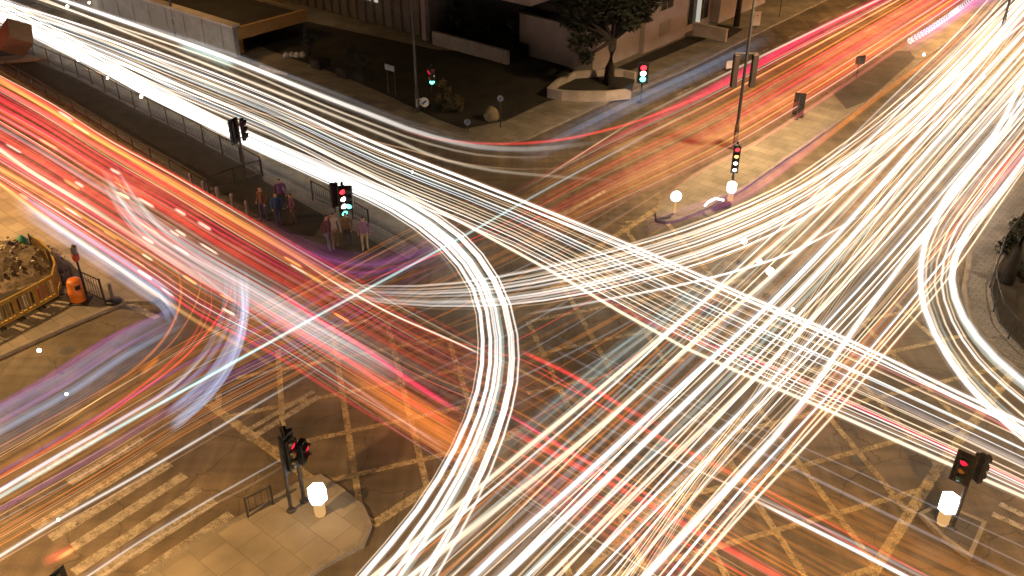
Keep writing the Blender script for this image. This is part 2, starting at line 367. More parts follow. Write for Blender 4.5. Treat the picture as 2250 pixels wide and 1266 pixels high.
hall = thing('hall_building', 'long low hall with ribbed wall, lit strip windows and white upper storey', 'building')
pbox('wall', -64, -46.2, 46.3, 62, .13, 13, M['wall_dim'], hall)
fn = MB()
for k in range(19): boxpq(fn, -63.6 + k * .96, -63.45 + k * .96, 46.05, 46.298, .14, 4.6)
fn.build('fins', M['wall_dim'], hall)
for p0, p1, q0, mt in ((-59.9, -58.9, .9, 'win_cool'), (-57.6, -56.9, .9, 'win_cool')):
    f = pbox('window', p0, p1, 46.17, 46.297, 1.3, 2.5, M['frame'], hall); pbox('pane', p0 + .06, p1 - .06, 46.12, 46.168, 1.36, 2.44, M[mt], f)
for k in range(6):
    p0 = -54.6 + k * .55
    f = pbox('window', p0, p0 + .5, 46.17, 46.297, 1.75, 2.35, M['frame'], hall); pbox('pane', p0 + .05, p0 + .42, 46.12, 46.168, 1.8, 2.3, M['win_lit'], f)
for k in range(8):
    p0 = -54.6 + k * 1.02
    f = pbox('window', p0, p0 + .95, 46.17, 46.297, 2.5, 4.2, M['frame'], hall); pbox('pane', p0 + .07, p0 + .88, 46.12, 46.168, 2.58, 4.12, M['win_orange'], f)
pbox('pillar', -46.6, -46.2, 45.7, 46.04, .13, 4.6, M['wall'], hall)
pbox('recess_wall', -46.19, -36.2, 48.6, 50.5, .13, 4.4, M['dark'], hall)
pbox('upper_storey', -46.19, -36.2, 44.9, 60, 4.41, 13, M['wall'], hall, bevel=.05)
pl = thing('planter_box', 'long pale planter wall under the overhanging white storey', 'planter')
pbox('wall', -45.3, -38.5, 45.4, 45.65, .13, 1.05, M['planter'], pl); pbox('soil', -45.3, -38.5, 45.651, 47.6, .13, .9, M['soil'], pl)
st = thing('plaza_block', 'plain white low block behind the spreading tree', 'building')
pbox('wall', -39.4, -33.3, 47.7, 58, .13, 2.9, M['wall'], st, bevel=.04); pbox('roof', -39.5, -33.2, 47.6, 58.1, 2.901, 3.02, M['roof'], st)
b2 = thing('white_building', 'white street building with tall windows beside the avenue pavement', 'building')
pbox('wall', -50, -32.9, 53.0, 58.4, .131, 12, M['wall'], b2, bevel=.04)
pbox('wing_wall', -50, -33.28, 58.401, 62.6, .13, 12, M['wall'], b2); pbox('side_wall', -50, -32.6, 62.601, 70, .13, 12, M['wall'], b2, bevel=.04)
def winB(q0, q1, z0, z1, p=-32.9, panes=2, mat='glass'):
    f = pbox('window', p + .002, p + .07, q0, q1, z0, z1, M['frame'], b2); wq = (q1 - q0 - .08 * (panes + 1)) / panes
    pn = MB()
    for k in range(panes): a = q0 + .08 + k * (wq + .08); boxpq(pn, p + .071, p + .085, a, a + wq, z0 + .08, z1 - .08)
    pn.build('pane', M[mat], f)
winB(54.6, 56.3, 2.6, 5.2); winB(59.0, 62.0, .6, 5.6, -33.28, 4); winB(64, 66, 2.6, 5)
vt = MB()
for k in range(6): boxpq(vt, -32.898, -32.83, 54.8, 56.1, .9 + k * .16, 1.0 + k * .16)
vt.build('vent_grille', M['frame'], b2)
lc = pbox('lit_column', -33.2, -32.95, 60.2, 60.4, .5, 6, M['win_lit'], b2)
for k, (p0, p1, q0, q1, z1, lab) in enumerate(((-32.6, -30.0, 58.9, 59.15, .95, 'low white wall end projecting in front of the street building'), )):
    o = thing('low_wall', lab, 'wall'); pbox('wall', p0, p1, q0, q1, .13, z1, M['planter'], o); pbox('coping', p0 - .03, p1 + .03, q0 - .04, q1 + .04, z1 + .001, z1 + .07, M['planter'], o)
sheet('soil_bed', [PQ(-32.5, 59.3), PQ(-30.2, 59.3), PQ(-30.5, 62.5), PQ(-32.5, 62.5)], .142, M['soil'])
rw = thing('retaining_wall', 'grey panelled retaining wall along the upper left road edge', 'wall')
pbox('wall', -75, -53.4, 35.0, 35.35, .13, 2.1, M['concrete'], rw)
jt = MB()
for k in range(10): boxpq(jt, -74.6 + k * 2.2, -74.5 + k * 2.2, 34.97, 34.999, .14, 2.05)
jt.build('rib', M['concrete'], rw); pbox('coping', -75.1, -53.3, 34.9, 35.6, 2.101, 2.25, M['planter'], rw)
hut = thing('subway_entrance', 'low flat-roofed entrance with ochre fascia behind the grey wall', 'building')
pbox('roof', -66, -53.7, 35.7, 40.8, 1.7, 1.82, M['roof'], hut); pbox('fascia', -53.69, -53.4, 35.36, 41.2, 1.2, 2.0, M['ochre'], hut)
pbox('wall', -66, -53.9, 35.65, 36.0, .13, 1.69, M['ochre'], hut); pbox('post', -53.8, -53.6, 40.9, 41.1, .13, 1.19, M['steel'], hut)
pbox('parapet', -66, -53.7, 40.82, 41.1, 1.2, 2.0, M['wall_dim'], hut)
ow = thing('ochre_building', 'warm lit ochre building behind the retaining wall at the top', 'building')
pbox('wall', -84, -62, 38.5, 50, .13, 9, M['ochre'], ow); pbox('plinth', -84, -61.9, 38.2, 38.49, .13, 2.6, M['wall_dim'], ow)

# curved raised planter round the tree
pts = [G(x, y, .13) for x, y in ((1205, 214), (1235, 220), (1270, 222), (1330, 222), (1385, 216))]
pts2 = [G(x, y, .13) for x, y in ((1205, 214), (1225, 196), (1262, 178), (1285, 176), (1330, 172), (1370, 174), (1395, 180))]
tp = thing('curved_planter', 'curved pale low planter wall around the big tree', 'planter')
def wall_run(pts, h, wd, name, par):
    mb = MB(); n = len(pts); L = []
    for i, p in enumerate(pts):
        t = (pts[min(i + 1, n - 1)] - pts[max(i - 1, 0)]); t.z = 0; t.normalize(); L.append(Vector((-t.y, t.x, 0)) * wd / 2)
    vs = []
    for p, q in zip(pts, L): vs += [p - q, p + q, p + q + Vector((0, 0, h)), p - q + Vector((0, 0, h))]
    fs = [(i * 4 + k, i * 4 + (k + 1) % 4, i * 4 + 4 + (k + 1) % 4, i * 4 + 4 + k) for i in range(n - 1) for k in range(4)] + [(0, 1, 2, 3), (4 * n - 1, 4 * n - 2, 4 * n - 3, 4 * n - 4)]
    return mb.add(vs, fs).build(name, M['planter'], par)
wall_run(pts, .6, .22, 'front_wall', tp); wall_run(pts2, .6, .2, 'back_wall', tp)
sb = MB(); sb.poly(pts2 + pts[::-1][:-1], .3); sb.build('soil', M['lawn'], tp)

# ------------------------------------------------------------------ plants
def crown_mesh(blobs, n, size, seed):
    r = random.Random(seed); mb = MB()
    wts = [b[1] ** 2 for b in blobs]
    for _ in range(n):
        c, rad, sq = r.choices(blobs, wts)[0]
        d = Vector((r.gauss(0, 1), r.gauss(0, 1), r.gauss(0, 1))).normalized() * rad * (r.random() ** .45)
        d.z *= sq; p = Vector(c) + d
        q = Matrix.Rotation(r.uniform(0, 6.28), 3, 'Z') @ Matrix.Rotation(r.uniform(-1, 1), 3, 'X') @ Matrix.Rotation(r.uniform(-.8, .8), 3, 'Y')
        s1 = size * r.uniform(.6, 1.5)
        mb.add([p + q @ Vector(v) for v in ((-s1, 0, 0), (0, -s1 * .45, .03), (s1, 0, -.05), (0, s1 * .45, .03))], [(0, 1, 2, 3)])
    return mb
def tree(name, label, base, h_trunk, blobs, n, size, rt, mat='leaf', seed=1):
    t = thing(name, label, 'tree', base); r = random.Random(seed); top = Vector((.15, .1, h_trunk))
    mb = MB(); mb.tube([(0, 0, 0), (.03, .02, h_trunk * .35), (.1, .05, h_trunk * .7), top], [rt * 1.25, rt, rt * .85, rt * .7], 10)
    for c, rad, sq in blobs:
        c = Vector(c); mid = (top + c) * .5 + Vector((r.uniform(-.3, .3), r.uniform(-.3, .3), -.2)); mb.tube([top * .85, mid, c], [rt * .5, rt * .3, rt * .12], 6)
    mb.build('trunk', M['bark'], t, True); crown_mesh(blobs, n, size, seed).build('crown', M[mat], t); return t
r_ = random.Random(3)
bl = [((-2.3, -.2, 5.0), 1.0, .9), ((-1.9, .3, 3.7), .8, .8), ((-1.3, -.2, 6.2), 1.2, .9), ((-.6, .2, 7.4), 1.4, .9), ((.9, -.1, 6.9), 1.5, .9), ((1.7, .3, 5.2), 1.1, .9), ((.5, -.3, 5.0), 1.1, .85), ((-.6, -.2, 4.6), .9, .8), ((2.2, .2, 6.8), 1.0, .9), ((0.2, 0, 9), 1.7, .9), ((1.0, -.4, 4.0), .7, .7), ((-1.1, -.4, 3.0), .55, .8), ((-2.7, 0, 4.1), .6, .8), ((-2.0, -.5, 2.9), .7, .9), ((-1.5, -.7, 2.1), .5, .9), ((2.6, .1, 5.6), .9, .8), ((-3.0, .2, 5.6), .9, .8), ((-2.6, .2, 6.8), 1.1, .8), ((2.8, 0, 7.6), 1.1, .8), ((1.9, .3, 4.3), .6, .8)]
tree('broadleaf_tree', 'dark spreading tree growing in the curved pale planter', G(1337, 190, .15), 3.4, bl, 11000, .15, .29, seed=4)
tree('street_tree', 'slim dark tree by the white street building, crown out of sight', PQ(-31.3, 62.9, .13), 4.6, [((0, 0, 6.5), 1.5, .9), ((-.9, 0, 5.4), .8, .8), ((.8, .2, 5.6), .9, .8), ((1.7, .1, 6.3), 1, .8)], 1800, .16, .19, seed=5)
def shrub(label, base, w_, h_, n, mat='leaf', seed=1, group=None):
    r = random.Random(seed)
    t = thing('shrub', label, 'shrub', base, 0, group)
    bls = [((r.uniform(-.5, .5) * w_, r.uniform(-.4, .4) * w_, h_ * (.25 + .6 * r.random())), w_ * r.uniform(.25, .45), 1.0) for _ in range(6)] + [((0, 0, h_ * .9), w_ * .2, 1)]
    mb = MB()
    for c, rad, sq in bls: mb.tube([(0, 0, 0), Vector(c) * .6, c], [.03, .02, .01], 5)
    mb.build('stem', M['bark'], t); crown_mesh(bls, n, .09, seed).build('foliage', M[mat], t)
for k in range(9):
    shrub('dark leafy shrub in the long planter under the overhang', PQ(-44.6 + k * .72, 46.3 + .3 * (k % 2), .9), .9, 1.1 + .9 * ((k * 5) % 3) / 2, 260, 'leaf', 20 + k, 'shrubs under the overhang')
for (x, y), lab, w_, h_ in (((770, 150), 'dark conical shrub in a square pot, left of the pair', .7, 1.5), ((803, 163), 'dark conical shrub in a square pot, right of the pair', .7, 1.4), ((680, 125), 'dark bush on the lawn nearest the entrance hut', 1.0, 1.4)):
    shrub(lab, G(x, y, .7), w_, h_, 320, 'leaf', x)
for x, y, lab in ((762, 168, 'square ochre plant pot under the left conical shrub'), (800, 176, 'square ochre plant pot under the right conical shrub'), (705, 148, 'square ochre plant pot near the lawn edge by the hut')):
    o = thing('plant_pot', lab, 'plant pot', G(x, y, .13)); MB().box((0, 0, .3), (.9, .9, .6), AZ, 0, 1.1).build('pot', M['bark'], o, bevel=.02)
    MB().box((0, 0, .61), (.86, .86, .02), AZ).build('soil', M['soil'], o)
shrub('yellowish shrub beside the red and green signal', G(975, 240, .13), .7, 1.9, 300, 'leaf_pale', 51)
shrub('low yellowish shrub at the lawn corner by the signal', G(995, 245, .13), .9, .9, 260, 'leaf_pale', 52)
for k, (x, y) in enumerate(((2215, 560), (2240, 520), (2246, 620))): shrub('dark shrub in the right corner planting bed', G(x, y, .13), .8, 1.1, 260, 'leaf', 60 + k, 'shrubs in the right corner bed')
tree('corner_tree', 'thick dark leaning trunk in the right corner planting bed', G(2212, 622, .13), 3.6, [((1.2, .4, 5.0), 1.2, .8), ((2.2, .2, 4.6), 1, .8)], 900, .14, .2, seed=8)

# ------------------------------------------------------------------ street furniture
def street_lamp(label, base, h, arm, power=0, boards=False, spot=150, col=(1, .57, .22), size=.5):
    t = thing('street_lamp', label, 'street lamp', base)
    MB().tube([(0, 0, 0), (0, 0, 1.2), (0, 0, 1.25), (0, 0, h)], [.13, .12, .085, .05], 10).build('pole', M['rail'], t)
    a = Vector(arm); MB().tube([(0, 0, h - .1), Vector((0, 0, h + .25)) + a * .35, Vector((0, 0, h + .35)) + a], [.05, .045, .04], 8).build('arm', M['rail'], t)
    hd = MB().box((0, 0, 0), (.8, .3, .14), math.atan2(a.y, a.x), 0, .7).build('lamp_head', M['steel'], t, bevel=.03); hd.location = Vector((0, 0, h + .36)) + a * 1.15
    MB().box((0, 0, -.085), (.6, .22, .03), math.atan2(a.y, a.x)).build('lamp_glass', M['lampglow'] if power else M['sign'], hd)
    MB().box((0, -.13, .6), (.12, .02, .5)).build('service_door', M['steel'], t)
    if power:
        l = bpy.data.lights.new('lamp_light', 'SPOT'); l.energy = power; l.color = col; l.spot_size = R(spot); l.spot_blend = .9; l.shadow_soft_size = size
        lo = bpy.data.objects.new('lamp_light', l); COL.objects.link(lo); lo.parent = hd; lo.location = (0, 0, -.3)
    return t
LP = 3.2
p0 = G(1614, 322, .13)
lamp1 = street_lamp('tall dark lamp post with two hanging boards on the traffic island', p0, 11.5, (1.8, -1.2, 0), 5600 * LP, col=(1, .68, .36))
for sx, nm in ((-.5, 'board'), (.45, 'board')):
    MB().box((sx, 0, 4.15), (.3, .22, 1.7), R(15)).build(nm, M['board'], lamp1, bevel=.02)
MB().tube([(-.6, 0, 5.06), (.55, 0, 5.06)], .03, 6).build('bracket', M['rail'], lamp1)
street_lamp('thin brown lamp post on the dark lawn beside the signal', G(918, 246, .13), 10, (-1.2, -.4, 0), 0)
street_lamp('dark lamp post in front of the grey retaining wall', G(388, 80, .13), 10, (.8, -1.2, 0), 500 * LP)
street_lamp('lamp post on the left footway beyond the dug ground', Vector((-32, 33, .13)), 12.5, (1.8, .8, 0), 10000 * LP)
street_lamp('lamp post on the right corner pavement', Vector((29, 27, .13)), 12, (-1.8, 0, 0), 3000 * LP, col=(1, .7, .42))
street_lamp('lamp post on the near left kerb below the view', Vector((-17, 8, 0)), 13, (1.0, 1.5, 0), 9000 * LP)
street_lamp('lamp post on the near right kerb below the view', Vector((10, 4, 0)), 13, (.4, 1.8, 0), 9000 * LP)
street_lamp('lamp post far along the right avenue island', PQ(-16, 74, .13), 12, (-1.2, -1.2, 0), 8000 * LP)

def lens_mat(c, lit): return {('r', 1): M['red'], ('a', 1): M['amber'], ('g', 1): M['green_l'], ('w', 1): M['white_l'], ('d', 1): M['dim_red'], ('r', 0): M['lens'], ('a', 0): M['amber_off'], ('g', 0): M['green_off']}[(c, lit)]
def signal(label, base, h, heads, lens_r=.11, group=None, hs=1.0):
    """heads: (facing azimuth, sideways offset, lenses as [(kind, lit)...], backplate)"""
    t = thing('traffic_signal', label, 'traffic signal', base, 0, group)
    MB().tube([(0, 0, 0), (0, 0, h)], .057, 10).build('pole', M['rail'], t); MB().lathe((0, 0, 0), [(.14, 0), (.12, .05), (.06, .08)], 12).build('base', M['rail'], t)
    MB().lathe((0, 0, h), [(.06, 0), (.05, .06), (.0, .08)], 10).build('cap', M['black'], t)
    for az, off, lens, bp in heads:
        f = Vector((math.sin(R(az)), math.cos(R(az)), 0)); sd_ = Vector((-f.y, f.x, 0)); k = len(lens); hh = k * .34 + .06
        rz = math.atan2(f.y, f.x) - math.pi / 2
        c = Vector((0, 0, h - hh * hs / 2 - .02)) + f * .2 + sd_ * off
        hd = MB().box((0, 0, 0), (.34, .2, hh), rz).build('signal_head', M['black'], t, bevel=.03); hd.location = c; hd.scale = (hs,) * 3
        if bp: o = MB().box(-f * .02, (.62, .02, hh + .22), rz).build('backplate', M['black'], hd, bevel=.02)
        br = MB(); br.tube([Vector((0, 0, h - .25)) - c, Vector((0, 0, hh * .3)) - f * .05], .025, 6); br.tube([Vector((0, 0, h - hh + .1)) - c, Vector((0, 0, -hh * .3)) - f * .05], .025, 6); br.build('bracket', M['black'], hd)
        for i, (kd, lit) in enumerate(lens):
            lc_ = Vector((0, 0, hh / 2 - .2 - i * .34)) + f * .102
            MB().lathe(lc_, [(lens_r, 0), (lens_r * .85, .05), (lens_r * .4, .085)], 16, ax=f).build({'r': 'red_lens', 'a': 'amber_lens', 'g': 'green_lens', 'w': 'white_lens', 'd': 'red_lens'}[kd], lens_mat(kd, lit), hd)
            vz = MB(); n = 12; vs = []
            for q in range(n + 1):
                an = R(-20) + R(220) * q / n
                for d_ in (0, .1 + .04 * math.sin(an)): vs.append(lc_ + f * d_ + (sd_ * math.cos(an) + Vector((0, 0, 1)) * math.sin(an)) * (lens_r + .025))
            vz.add(vs, [(2 * q, 2 * q + 2, 2 * q + 3, 2 * q + 1) for q in range(n)]); v = vz.build('visor', M['black'], hd); sm = v.modifiers.new('s', 'SOLIDIFY'); sm.thickness = .012
    return t
OFF3 = [('r', 0), ('a', 0), ('g', 0)]
signal('black twin-headed signal with red lens on the near paved island', G(640, 1122, .13), 2.75, [(112, .1, [('d', 1), ('a', 0), ('g', 0)], True), (65, .35, OFF3, True)], .13)
signal('leaning black post with pedestrian signal beside the near island signal', G(668, 1100, .13), 2.35, [(105, 0, [('d', 1), ('a', 0)], False)], .13)
signal('black twin-headed signal with red lens on the small refuge island', G(2092, 1160, .15), 2.75, [(222, -.2, [('d', 1), ('a', 0), ('g', 0)], True), (75, -.05, OFF3, False)], .13, hs=.84)
signal('signal lit red and green at the dark lawn corner', G(951, 238, .13), 2.6, [(170, 0, [('r', 1), ('w', 1), ('g', 1)], False), (240, .45, [('d', 1), ('a', 0)], False)], .14)
signal('signal lit red and bright green beside the avenue pavement', G(1408, 222, .13), 2.35, [(185, 0, [('r', 1), ('w', 1), ('g', 1)], True)], .17)
signal('unlit black signal standing against the white trails on the median', G(541, 392, .13), 3.05, [(300, .1, OFF3, True), (80, .2, OFF3, False)], .12)
signal('signal lit red, white and green at the median tip by the pedestrians', G(764, 528, .13), 2.75, [(150, -.12, [('r', 1), ('w', 1), ('w', 1), ('g', 1)], False), (330, .3, OFF3, False), (185, .3, [('g', 0), ('g', 0), ('g', 1)], False)], .13)
signal('short black signal on the avenue island seen from behind', G(1750, 262, .13), 1.4, [(20, 0, OFF3, True)], .11)
signal('signal with pink, orange and white lenses above the glowing island bollard', G(1606, 424, .13), 2.6, [(190, 0, [('r', 1), ('a', 1), ('w', 1), ('w', 1)], False)], .1)
signal('black signal top poking up at the bottom left edge', G(150, 1455, 0), 2.9, [(200, .1, OFF3, True), (120, .3, OFF3, True)], .12)

def lantern(label, base, s=1.0):
    t = thing('lit_bollard', label, 'bollard', base)
    MB().lathe((0, 0, 0), [(.15 * s, 0), (.17 * s, .08), (.17 * s, .5 * s)], 8).build('base', M['lantern_base'], t)
    MB().lathe((0, 0, .5 * s), [(.18 * s, 0), (.27 * s, .1 * s), (.27 * s, .52 * s), (.14 * s, .62 * s), (.02, .67 * s)], 6).build('lantern', M['lantern'], t); return t
lantern('glowing white lantern bollard on the near paved island', G(704, 1130, .13))
lantern('glowing white lantern bollard on the small refuge island', G(2070, 1150, .15))
lantern('tall glowing white bollard on the avenue island tip', G(1604, 440, .13), .85)
ks = thing('lit_sign', 'round glowing keep-left sign on a short post at the island tip', 'sign', G(1482, 468, .13))
MB().tube([(0, 0, 0), (0, 0, .5)], .06, 8).build('post', M['lantern_base'], ks)
MB().lathe((0, .0, .85), [(.23, -.05), (.26, 0), (.23, .05)], 20, ax=(0.1, -1, .15)).build('disc', M['lantern'], ks)
MB().box((.0, -.08, .85), (.07, .02, .3), 0, 0, .8, Matrix.Rotation(R(40), 3, 'Y')).build('arrow', M['signblue'], ks)
hp = MB(); hp.tube([G(x, y, z) - G(1530, 450, .13) for x, y, z in ((1549, 452, .13), (1556, 444, .5), (1572, 436, .75), (1590, 440, .8))], .05, 8)
o = hp.build('bent_hoop', M['lantern'], None); o.location = G(1530, 450, .13); tag(o, 'glowing white bent hoop beside the tall bollard on the island', 'hoop')

def disc_sign(label, base, h, r0, mat, az=190):
    t = thing('road_sign', label, 'sign', base); MB().tube([(0, 0, 0), (0, 0, h)], .03, 8).build('post', M['rail'], t)
    f = (math.sin(R(az)), math.cos(R(az)), .1); MB().lathe((f[0] * .05, f[1] * .05, h), [(r0, 0), (r0, .02)], 18, ax=f).build('plate', M[mat], t)
    MB().box((f[0] * .09, f[1] * .09, h), (.1, .015, r0 * 1.2), math.atan2(f[1], f[0]) + math.pi / 2, 0, 1, Matrix.Rotation(R(45), 3, 'Y')).build('arrow', M['signblue'], t); return t
disc_sign('round white arrow sign near the lawn corner signal', G(934, 244, .13), .55, .28, 'sign')
disc_sign('small round white arrow sign left of the larger arrow sign', G(922, 240, .13), .5, .2, 'sign')
disc_sign('grey round sign on a slim post at the pavement corner', G(1100, 280, .13), 1.7, .17, 'steel')
disc_sign('low grey round sign left of the pale sack', G(1028, 290, .13), .6, .18, 'steel')
def board_sign(label, base, wd, hh, z, mat, posts=2, rz=AZ, spots=False):
    t = thing('notice_board', label, 'sign', base)
    for k in range(posts):
        x = (k - (posts - 1) / 2) * wd * .8; q = MB(); q.tube([(x, .03, 0), (x, .03, z + hh)], .03, 8); o = q.build('post', M['rail'], t); o.rotation_euler = (0, 0, rz)
    o = MB().box((0, -.03, z + hh / 2), (wd, .05, hh)).build('board', M[mat], t, bevel=.01); o.rotation_euler = (0, 0, rz)
    if spots: q = MB(); q.box((0, -.06, z + hh * .72), (.08, .012, .08)); o2 = q.build('symbol', M['black'], o)
board_sign('dark notice board on two posts at the lawn edge', G(861, 208, .13), .8, .35, 1.5, 'steel')
board_sign('white oblong sign on the avenue pavement near the lamp post', PQ(-29.9, 63.2, .13), .55, 1.0, .25, 'sign', 1, R(10), True)
board_sign('small grey sign on a post at the top of the avenue pavement', PQ(-29.9, 67, .13), .6, .4, 1.4, 'steel', 1, R(10))
board_sign('pale square sign in the red trails beside the hanging boards', G(1602, 160, 0), .6, .5, .3, 'sign', 1, R(20))
board_sign('brown direction sign on the avenue island near the dark paving', G(1882, 172, .13), .7, .55, .9, 'board', 1, R(20))
sk = MB(); sk.lathe((0, 0, 0), [(.42, 0), (.46, .2), (.36, .5), (.18, .72), (.06, .8)], 9)
o = sk.build('pale_sack', M['sack'], None, True); o.location = G(1080, 262, .13); tag(o, 'pale yellow lumpy sack at the pavement corner by a sign', 'sack')
for i, v in enumerate(o.data.vertices): v.co += Vector(mnoise.noise_vector(v.co * 4)) * .07
lg = MB(); lg.tube([G(572, 146, .25) - G(600, 155, .13), G(600, 156, .3) - G(600, 155, .13), G(632, 164, .22) - G(600, 155, .13)], [.12, .14, .1], 9)
o = lg.build('fallen_log', M['planter'], None, True); o.location = G(600, 155, .13); tag(o, 'pale log lying on the pavement strip by the upper road', 'log')
rk = MB()
for k in range(4): rk.lathe((.35 * k - .5, .1 * (k % 2), 0), [(.18, 0), (.25, .12), (.16, .3), (.03, .36)], 7)
o = rk.build('rock_edging', M['planter']); o.location = G(646, 126, .13); tag(o, 'pale rock cluster on the lawn near the ochre hut', 'rock')

# railings
def railing(label, pts, h=1.0, post=1.9, mat='rail', bars=True, name='railing'):
    base = pts[0]; t = thing(name, label, 'railing', base)
    L = [0]
    for a, b in zip(pts, pts[1:]): L.append(L[-1] + (b - a).length)
    def at(s):
        for i in range(len(pts) - 1):
            if s <= L[i + 1] or i == len(pts) - 2: return pts[i].lerp(pts[i + 1], (s - L[i]) / max(1e-6, L[i + 1] - L[i])) - base
    n = max(1, round(L[-1] / post)); 
    for z, nm in ((h, 'top_rail'), (.18, 'bottom_rail')): MB().tube([at(L[-1] * k / (n * 2)) + Vector((0, 0, z)) for k in range(n * 2 + 1)], .03, 6).build(nm, M[mat], t)
    for k in range(n + 1): p = at(L[-1] * k / n); MB().tube([p, p + Vector((0, 0, h + .05))], .035, 6).build('post', M[mat], t)
    if bars:
        b = MB(); m_ = int(L[-1] / .16)
        for k in range(m_): p = at(L[-1] * (k + .5) / m_); b.tube([p + Vector((0, 0, .2)), p + Vector((0, 0, h - .02))], .011, 4, cap=False)
        b.build('infill_bars', M[mat], t)
railing('long dark railing on the median beside the white trails', px([(-150, 40), (30, 108), (178, 172), (300, 240), (430, 306), (576, 388)], .13), 1.05)
railing('low dark railing on the median along the red trails', px([(-150, 88), (0, 152), (150, 240), (300, 336), (400, 392), (462, 430)], .13), .8, bars=False)
railing('short dark railing left of the pedestrian signal', px([(688, 440), (712, 452), (738, 468)], .13), 1.0)
railing('short dark railing right of the pedestrian signal', px([(776, 484), (796, 496), (812, 506)], .13), 1.0)
railing('grey crossing railing on the median running to the road', px([(460, 430), (520, 405), (578, 388)], .13), .9, bars=False)
railing('grey railing on the left footway beside the dug ground', px([(78, 566), (120, 602), (170, 640), (232, 668)], .13), 1.1)
railing('dark curved railing round the right corner planting bed', px([(2262, 478), (2198, 560), (2172, 640), (2190, 716), (2238, 770), (2290, 810)], .13), 1.0)
railing('short grey railing at the left end of the near island', px([(545, 1136), (580, 1118), (600, 1108)], .13), .7)
for k, (x, y) in enumerate(((424, 416), (452, 434), (482, 448), (514, 462), (546, 478))):
    b = MB(); b.lathe((0, 0, 0), [(.09, 0), (.09, .8), (.07, .86), (.02, .9)], 10); o = b.build('bollard', M['steel']); o.location = G(x, y, .13)
    tag(o, 'slim grey bollard in the row at the edge of the median by the red trails', 'bollard', 'bollards along the median edge')

# works area on the left
def barrier(label, a, b, cols, group=None):
    mid = (a + b) / 2; L = (b - a).length; rz = math.atan2((b - a).y, (b - a).x); t = thing('works_barrier', label, 'barrier', Vector((mid.x, mid.y, .13)), rz, group)
    f = MB(); f.box((0, 0, .95), (L, .07, .12)); f.box((0, 0, .12), (L, .09, .14)); f.box((-L / 2 + .05, 0, .53), (.1, .07, .72)); f.box((L / 2 - .05, 0, .53), (.1, .07, .72)); f.box((0, 0, .53), (.06, .05, .72)); f.box((-L * .25, 0, .53), (.05, .04, .72)); f.box((L * .25, 0, .53), (.05, .04, .72))
    f.build('frame', M['byellow'], t)
    for k, c in enumerate(cols): MB().box((-L / 2 + L * (k + .5) / len(cols), -.0, .55), (L / len(cols) - .16, .025, .5)).build('panel', M[c], t)
    [MB().box((x_, 0, .02), (.1, .5, .04)).build('foot', M['black'], t) for x_ in (-L * .4, L * .4)]
run = [G(x, y, .13) for x, y in ((-95, 775), (-50, 748), (0, 722), (42, 700), (86, 676), (128, 652))]
labs = ['yellow works barrier with white panel, off the left edge', 'yellow works barrier with dark panels at the left edge', 'yellow works barrier with white end panel, first inside the left edge', 'yellow works barrier with dark panels in the middle of the row', 'yellow works barrier with a red panel at the corner of the row']
cols = [('bwhite', 'dark'), ('dark', 'bwhite'), ('bwhite', 'dark', 'dark'), ('dark', 'bwhite', 'dark'), ('bred', 'bred', 'bwhite')]
for k in range(5): barrier(labs[k], run[k], run[k + 1], cols[k])
run = [G(x, y, .13) for x, y in ((128, 652), (134, 624), (124, 598), (102, 574), (76, 562))]
labs = ['yellow barrier turning the corner next to the red panel', 'yellow barrier beside the orange drum', 'yellow barrier along the dug ground by the grey railing', 'yellow barrier end piece next to the green sheet']
for k in range(4): barrier(labs[k], run[k], run[k + 1], ('byellow',))
dm = thing('orange_drum', 'orange plastic drum with a dark opening by the slim signal post', 'drum', G(174, 660, .13))
MB().lathe((0, 0, 0), [(.3, 0), (.32, .08), (.3, .3), (.33, .34), (.33, .5), (.3, .54), (.29, .85), (.24, .95), (.1, .97)], 18).build('body', M['orange'], dm, True)
MB().box((.2, -.22, .72), (.2, .12, .16), R(40)).build('opening', M['black'], dm, bevel=.02); MB().box((.1, -.05, .02), (.75, .7, .05)).build('base', M['black'], dm, bevel=.02)
sp_ = thing('slim_post', 'slim black post with a small red and grey lamp head', 'post', G(194, 662, .13))
MB().tube([(0, 0, 0), (0, 0, 1.9)], .045, 8).build('pole', M['black'], sp_); MB().lathe((0, 0, 1.85), [(.1, 0), (.14, .1), (.14, .3), (.05, .32)], 10).build('lower_head', M['bred'], sp_); MB().lathe((0, 0, 2.18), [(.12, 0), (.13, .28), (.04, .36)], 10).build('upper_head', M['steel'], sp_)
rb = MB(); rr = random.Random(5); n = 16
for i in range(n + 1):
    for j in range(n + 1):
        x, y = (i / n - .5) * 4, (j / n - .5) * 4; d = max(0, 1 - (x * x + y * y) / 4); rb.v.append((x, y, d * 1.0 + d * .5 * mnoise.noise((x * 1.7, y * 1.7, 3))))
rb.f = [(i * (n + 1) + j, (i + 1) * (n + 1) + j, (i + 1) * (n + 1) + j + 1, i * (n + 1) + j + 1) for i in range(n) for j in range(n)]; rb.mi = [0] * len(rb.f)
for k in range(160):
    x, y = rr.gauss(0, 1.0), rr.gauss(0, 1.0); d = max(0, 1 - (x * x + y * y) / 4); s = rr.uniform(.05, .18)
    rb.box((x, y, d * 1.0 + .03), (s, s * .8, s * .7), rr.uniform(0, 3), 1 if rr.random() < .25 else 0, .6)
o = rb.build('rubble', [M['rubble'], M['planter']]); o.location = G(18, 590, .12); tag(o, 'heap of brown rubble behind the yellow barriers', 'rubble', kind='stuff')
gs = MB(); gs.lathe((0, 0, 0), [(.28, 0), (.34, .3), (.28, .7), (.1, .95), (.02, 1)], 8); o = gs.build('green_sheet', M['green'], None, True); o.location = G(58, 562, .13); tag(o, 'green plastic sheet bundled up by the rubble heap', 'sheet')
bk = thing('black_bollard', 'short grey post on a black rubber base at the footway corner', 'bollard', G(250, 664, .13))
